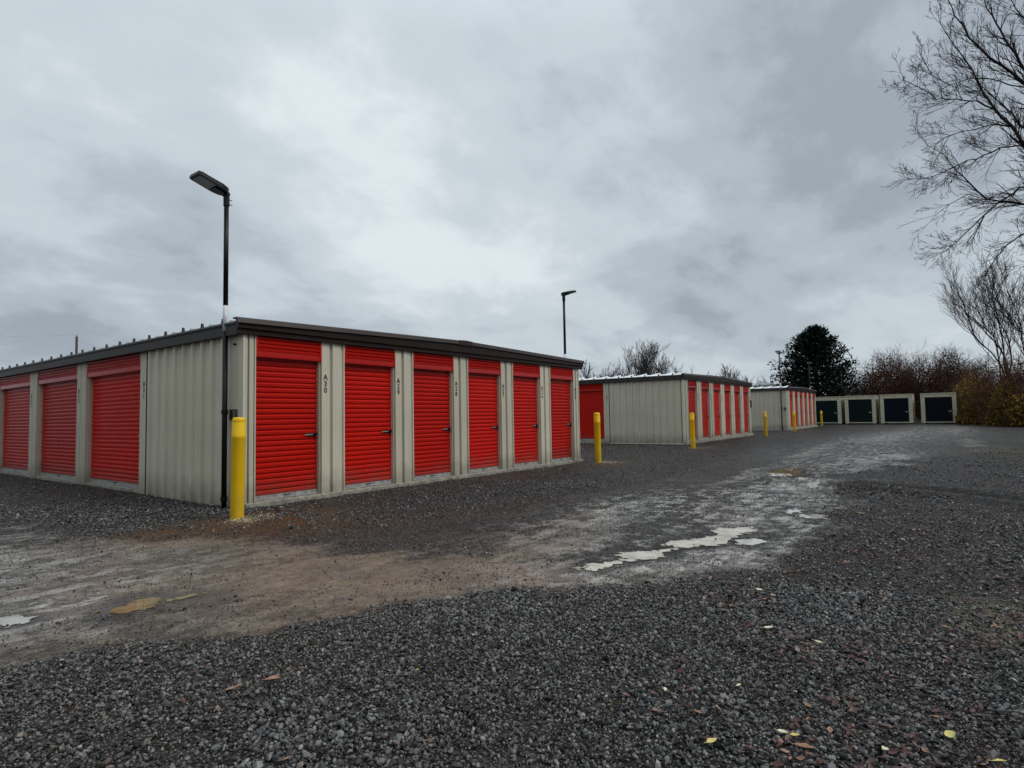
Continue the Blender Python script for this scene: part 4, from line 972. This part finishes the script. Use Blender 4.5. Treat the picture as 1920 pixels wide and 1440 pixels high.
treeline(215, 300, 34, 9.0, 65, 'unseen dense wood added left of the sheds to darken the left door reflections', 2400, 1.6)  # likewise added out of view, darkening what the left-face doors reflect
treeline(-130, -20, 190, 7, 62, 'low bare wood far behind the nearest shed')
treeline(-22, 52, 230, 6, 63, 'low bare wood on the horizon behind the sheds')

# ------------------------------------------------------------------ utility pole, wires, house
ub = gbase(141, 60); root = empty('utility_pole', tuple(ub)); tag(root, 'distant brown utility pole showing above the left shed roof', 'utility pole')
ut = at(141, 630, 60)[2]
m = MB(); m.tube([(0, 0, -.3), (0, 0, ut)], [.14, .11], 12); m.build('pole', M['wood'], root, smooth=True)
m = MB(); m.tube([(0, 0, ut), (0, 0, ut+.12)], [.03, .05], 8); m.tube([(0, 0, ut+.12), (0, 0, ut+.22)], [.07, .03], 8); m.build('insulator', M['galv'], root)
def wire(a, b, sag, label):
    m = MB(); a, b = np.array(a), np.array(b); pts = [a+(b-a)*t-np.array([0, 0, sag*4*t*(1-t)]) for t in np.linspace(0, 1, 20)]
    m.tube(pts, .012, 5); o = m.build('power_line', M['sleeve']); tag(o, label, 'wire')
wire(at(139, 627, 60), at(-260, 612, 55), .5, 'upper power line running left from the distant pole')
wire(at(139, 692, 60), at(-260, 676, 55), .4, 'lower power line at the far left above the shed roof')
hb = gbase(1443, 84); root = empty('house', tuple(hb), -YAW+.35); tag(root, 'low house whose grey gabled roof shows above the farthest shed', 'house')
m = MB(); m.box((-3.4, -4, 0), (3.4, 4, 3.9)); wl = m.build('wall', M['siding'], root)
m = MB(); zr_, ze_ = 5.15, 4.15
m.add([(-3.9,-4.4,ze_),(0,-4.4,zr_),(3.9,-4.4,ze_),(-3.9,4.4,ze_),(0,4.4,zr_),(3.9,4.4,ze_),(-3.9,-4.4,ze_-.2),(3.9,-4.4,ze_-.2),(-3.9,4.4,ze_-.2),(3.9,4.4,ze_-.2)],
      [(0,1,4,3),(1,2,5,4),(6,7,2,1,0),(3,4,5,9,8),(0,3,8,6),(2,7,9,5),(6,8,9,7)]); m.build('roof', M['roofgrey'], root)
for y_ in (-2, 1.2):
    m = MB(); m.box((-3.43, y_, 1.4), (-3.40, y_+1, 2.6)); m.build('window', M['black'], root)

# ------------------------------------------------------------------ fallen leaves
def leaf_mat(n, a, b_):
    m, nt, b = mat(n); tc = N(nt, 'ShaderNodeTexCoord'); f = noise(nt, tc.outputs['Object'], 60, 4)
    L(nt, mixc(nt, ramp(nt, f, [(.4, 0.0), (.65, 1.0)]), a, b_), b.inputs['Base Color']); b.inputs['Roughness'].default_value = .4; return m
M['ly'] = leaf_mat('yellow_leaf', (.50, .40, .10), (.64, .54, .19)); M['lw'] = leaf_mat('pale_leaf', (.55, .53, .34), (.64, .62, .44))
M['lb'] = leaf_mat('tan_leaf', (.17, .085, .045), (.30, .16, .09)); M['lr'] = leaf_mat('dark_red_leaf', (.040, .009, .007), (.085, .026, .018))
def leaf_mesh(name, L_, W_, m, seed, curl=.25):
    r = np.random.RandomState(seed); n = 7; V = []; Fc = []
    for i in range(n+1):
        t = i/n; w = W_*math.sin(math.pi*min(1, t*.97+.02))**.8*(1-.25*t)*r.uniform(.88, 1.1); z = curl*L_*(4*(t-.5)**2)*.3
        V += [((t-.5)*L_, -w/2, z+w*curl), ((t-.5)*L_, 0, z), ((t-.5)*L_, w/2, z+w*curl*r.uniform(.3, 1.2))]
    for i in range(n):
        a = i*3; Fc += [(a, a+1, a+4, a+3), (a+1, a+2, a+5, a+4)]
    mb = MB(); mb.add(V, Fc); mb.tube([(-.5*L_, 0, curl*L_*.3), (-.78*L_, .04*L_, curl*L_*.42)], .0012, 5)
    return mb, m
LV = [(782,1264,.034,.020,'ly',.4,'yellow leaf with a stem on the gravel below the muddy track, left of centre'),(888,1227,.040,.018,'lw',.2,'pale narrow leaf at the gravel edge, near the middle of the photo'),
 (1156,1326,.042,.024,'ly',.1,'broad yellow leaf at the lower middle, right of the stem leaf'),(1247,1300,.026,.018,'lw',1.2,'small pale leaf just above the broad yellow leaf'),
 (1335,1397,.042,.026,'ly',.3,'yellow leaf lying alone near the bottom edge'),(1468,1379,.038,.022,'lw',-.7,'pale leaf, left one of a touching pair near the bottom'),
 (1491,1385,.036,.020,'ly',-.5,'yellow leaf, right one of a touching pair near the bottom'),(1441,1183,.054,.022,'lw',.2,'cream leaf curled up on the middle gravel'),
 (1424,1109,.045,.020,'lw',-.6,'pale leaf just below the long puddle'),(1535,1211,.046,.014,'lw',0,'thin white sliver of leaf right of the cream curled leaf'),
 (1719,1213,.044,.020,'lw',-.6,'pale leaf lying aslant on the right gravel'),(1862,1253,.046,.014,'lw',0,'thin pale leaf near the right edge above the corner'),
 (1782,1386,.050,.042,'ly',1.4,'large ragged yellow leaf in the lower right corner'),(1757,1381,.028,.022,'lw',.6,'small pale leaf left of the large ragged yellow leaf'),
 (1660,1412,.030,.026,'lw',.6,'cream leaf among dark red litter at the bottom right'),(1875,1438,.045,.026,'ly',-.3,'yellow leaf cut by the bottom edge at the far right'),
 (1583,1116,.038,.016,'lw',.1,'tiny pale leaf on the right gravel above the thin white sliver'),(1863,1083,.05,.022,'lw',-.4,'pale leaf far right at mid height of the gravel'),
 (440,1296,.075,.030,'lb',.5,'torn tan leaf in the left gravel, left of the brown one'),(511,1280,.075,.055,'lb',.2,'broad brown leaf pressed into the left gravel'),
 (540,1431,.04,.022,'lb',.2,'orange tan leaf on the bottom edge, left of centre'),(1230,1340,.035,.025,'lb',-1,'tan leaf right of the broad yellow leaf'),
 (1386,1291,.022,.018,'lw',0,'tiny pale chip between the touching pair and the cream curled leaf'),(1510,1408,.07,.028,'lb',-.5,'ragged tan leaf just under the touching pair'),
 (1712,1294,.07,.030,'lb',-.2,'rust brown leaf in the right gravel among red litter'),(1890,1350,.05,.03,'lb',.4,'rust leaf near the right edge above the bottom corner'),
 (1616,965,.09,.035,'lw',.3,'pale fleck of leaf on the gravel right of the puddles'),(1555,1232,.05,.03,'lb',.2,'tan leaf just below the thin white sliver')]
for i, (px, py, l_, w_, m_, az, lb) in enumerate(LV):
    q = onground(px, py, .012); mb, mm = leaf_mesh('leaf', l_*1.08, w_*1.08, M[m_], i+200)
    o = mb.build('fallen_leaf', mm, smooth=True); q[2] = height(np.array([q[0]]), np.array([q[1]]))[0]+.027
    o.location = q; o.rotation_euler = (rng.normal(0, .25), rng.normal(0, .2), -YAW+az); tag(o, lb, 'leaf', 'fallen leaves on the gravel')
# dark red litter pressed between the stones
Ls = []
for k, mm in enumerate([M['lr']]*8+[M['lb']]):
    mb, _ = leaf_mesh('l', 1, .55, mm, 300+k, .2); me = bpy.data.meshes.new('litter'); me.from_pydata(mb.v, [], mb.f); me.materials.append(mm); Ls.append(bpy.data.objects.new('litter', me))
NGl = scatter_group('scatter_litter', Ls)
X, Y, r = sample_fan(40000, 1.4, 9, 1.7)
# litter collects on the right side of the yard
side = (X-CAM[0])*r2[0]+(Y-CAM[1])*r2[1]; fwd = (X-CAM[0])*fw[0]+(Y-CAM[1])*fw[1]
pr_ = sstep(.05, .55, side/fwd)*.85*sstep(-.05, .30, fbm(X*2.6, Y*2.6, 4, 401))*.8+.005
pr_ = pr_+.6*blob(X, Y, -.7, -1.2, .8, .45, -.5)*.3
keep = (rng.uniform(0, 1, len(X)) < pr_) & (track_mask(X, Y) < .5)
X, Y = X[keep], Y[keep]; s = rng.uniform(.016, .046, len(X))
o = scatter('leaf_litter', np.column_stack([X, Y, height(X, Y)+.020+rng.uniform(0, .006, len(X))]), s, Ls, NGl, .3)
tag(o, 'dark red leaf litter pressed into the gravel on the right', 'leaf litter', kind='stuff')
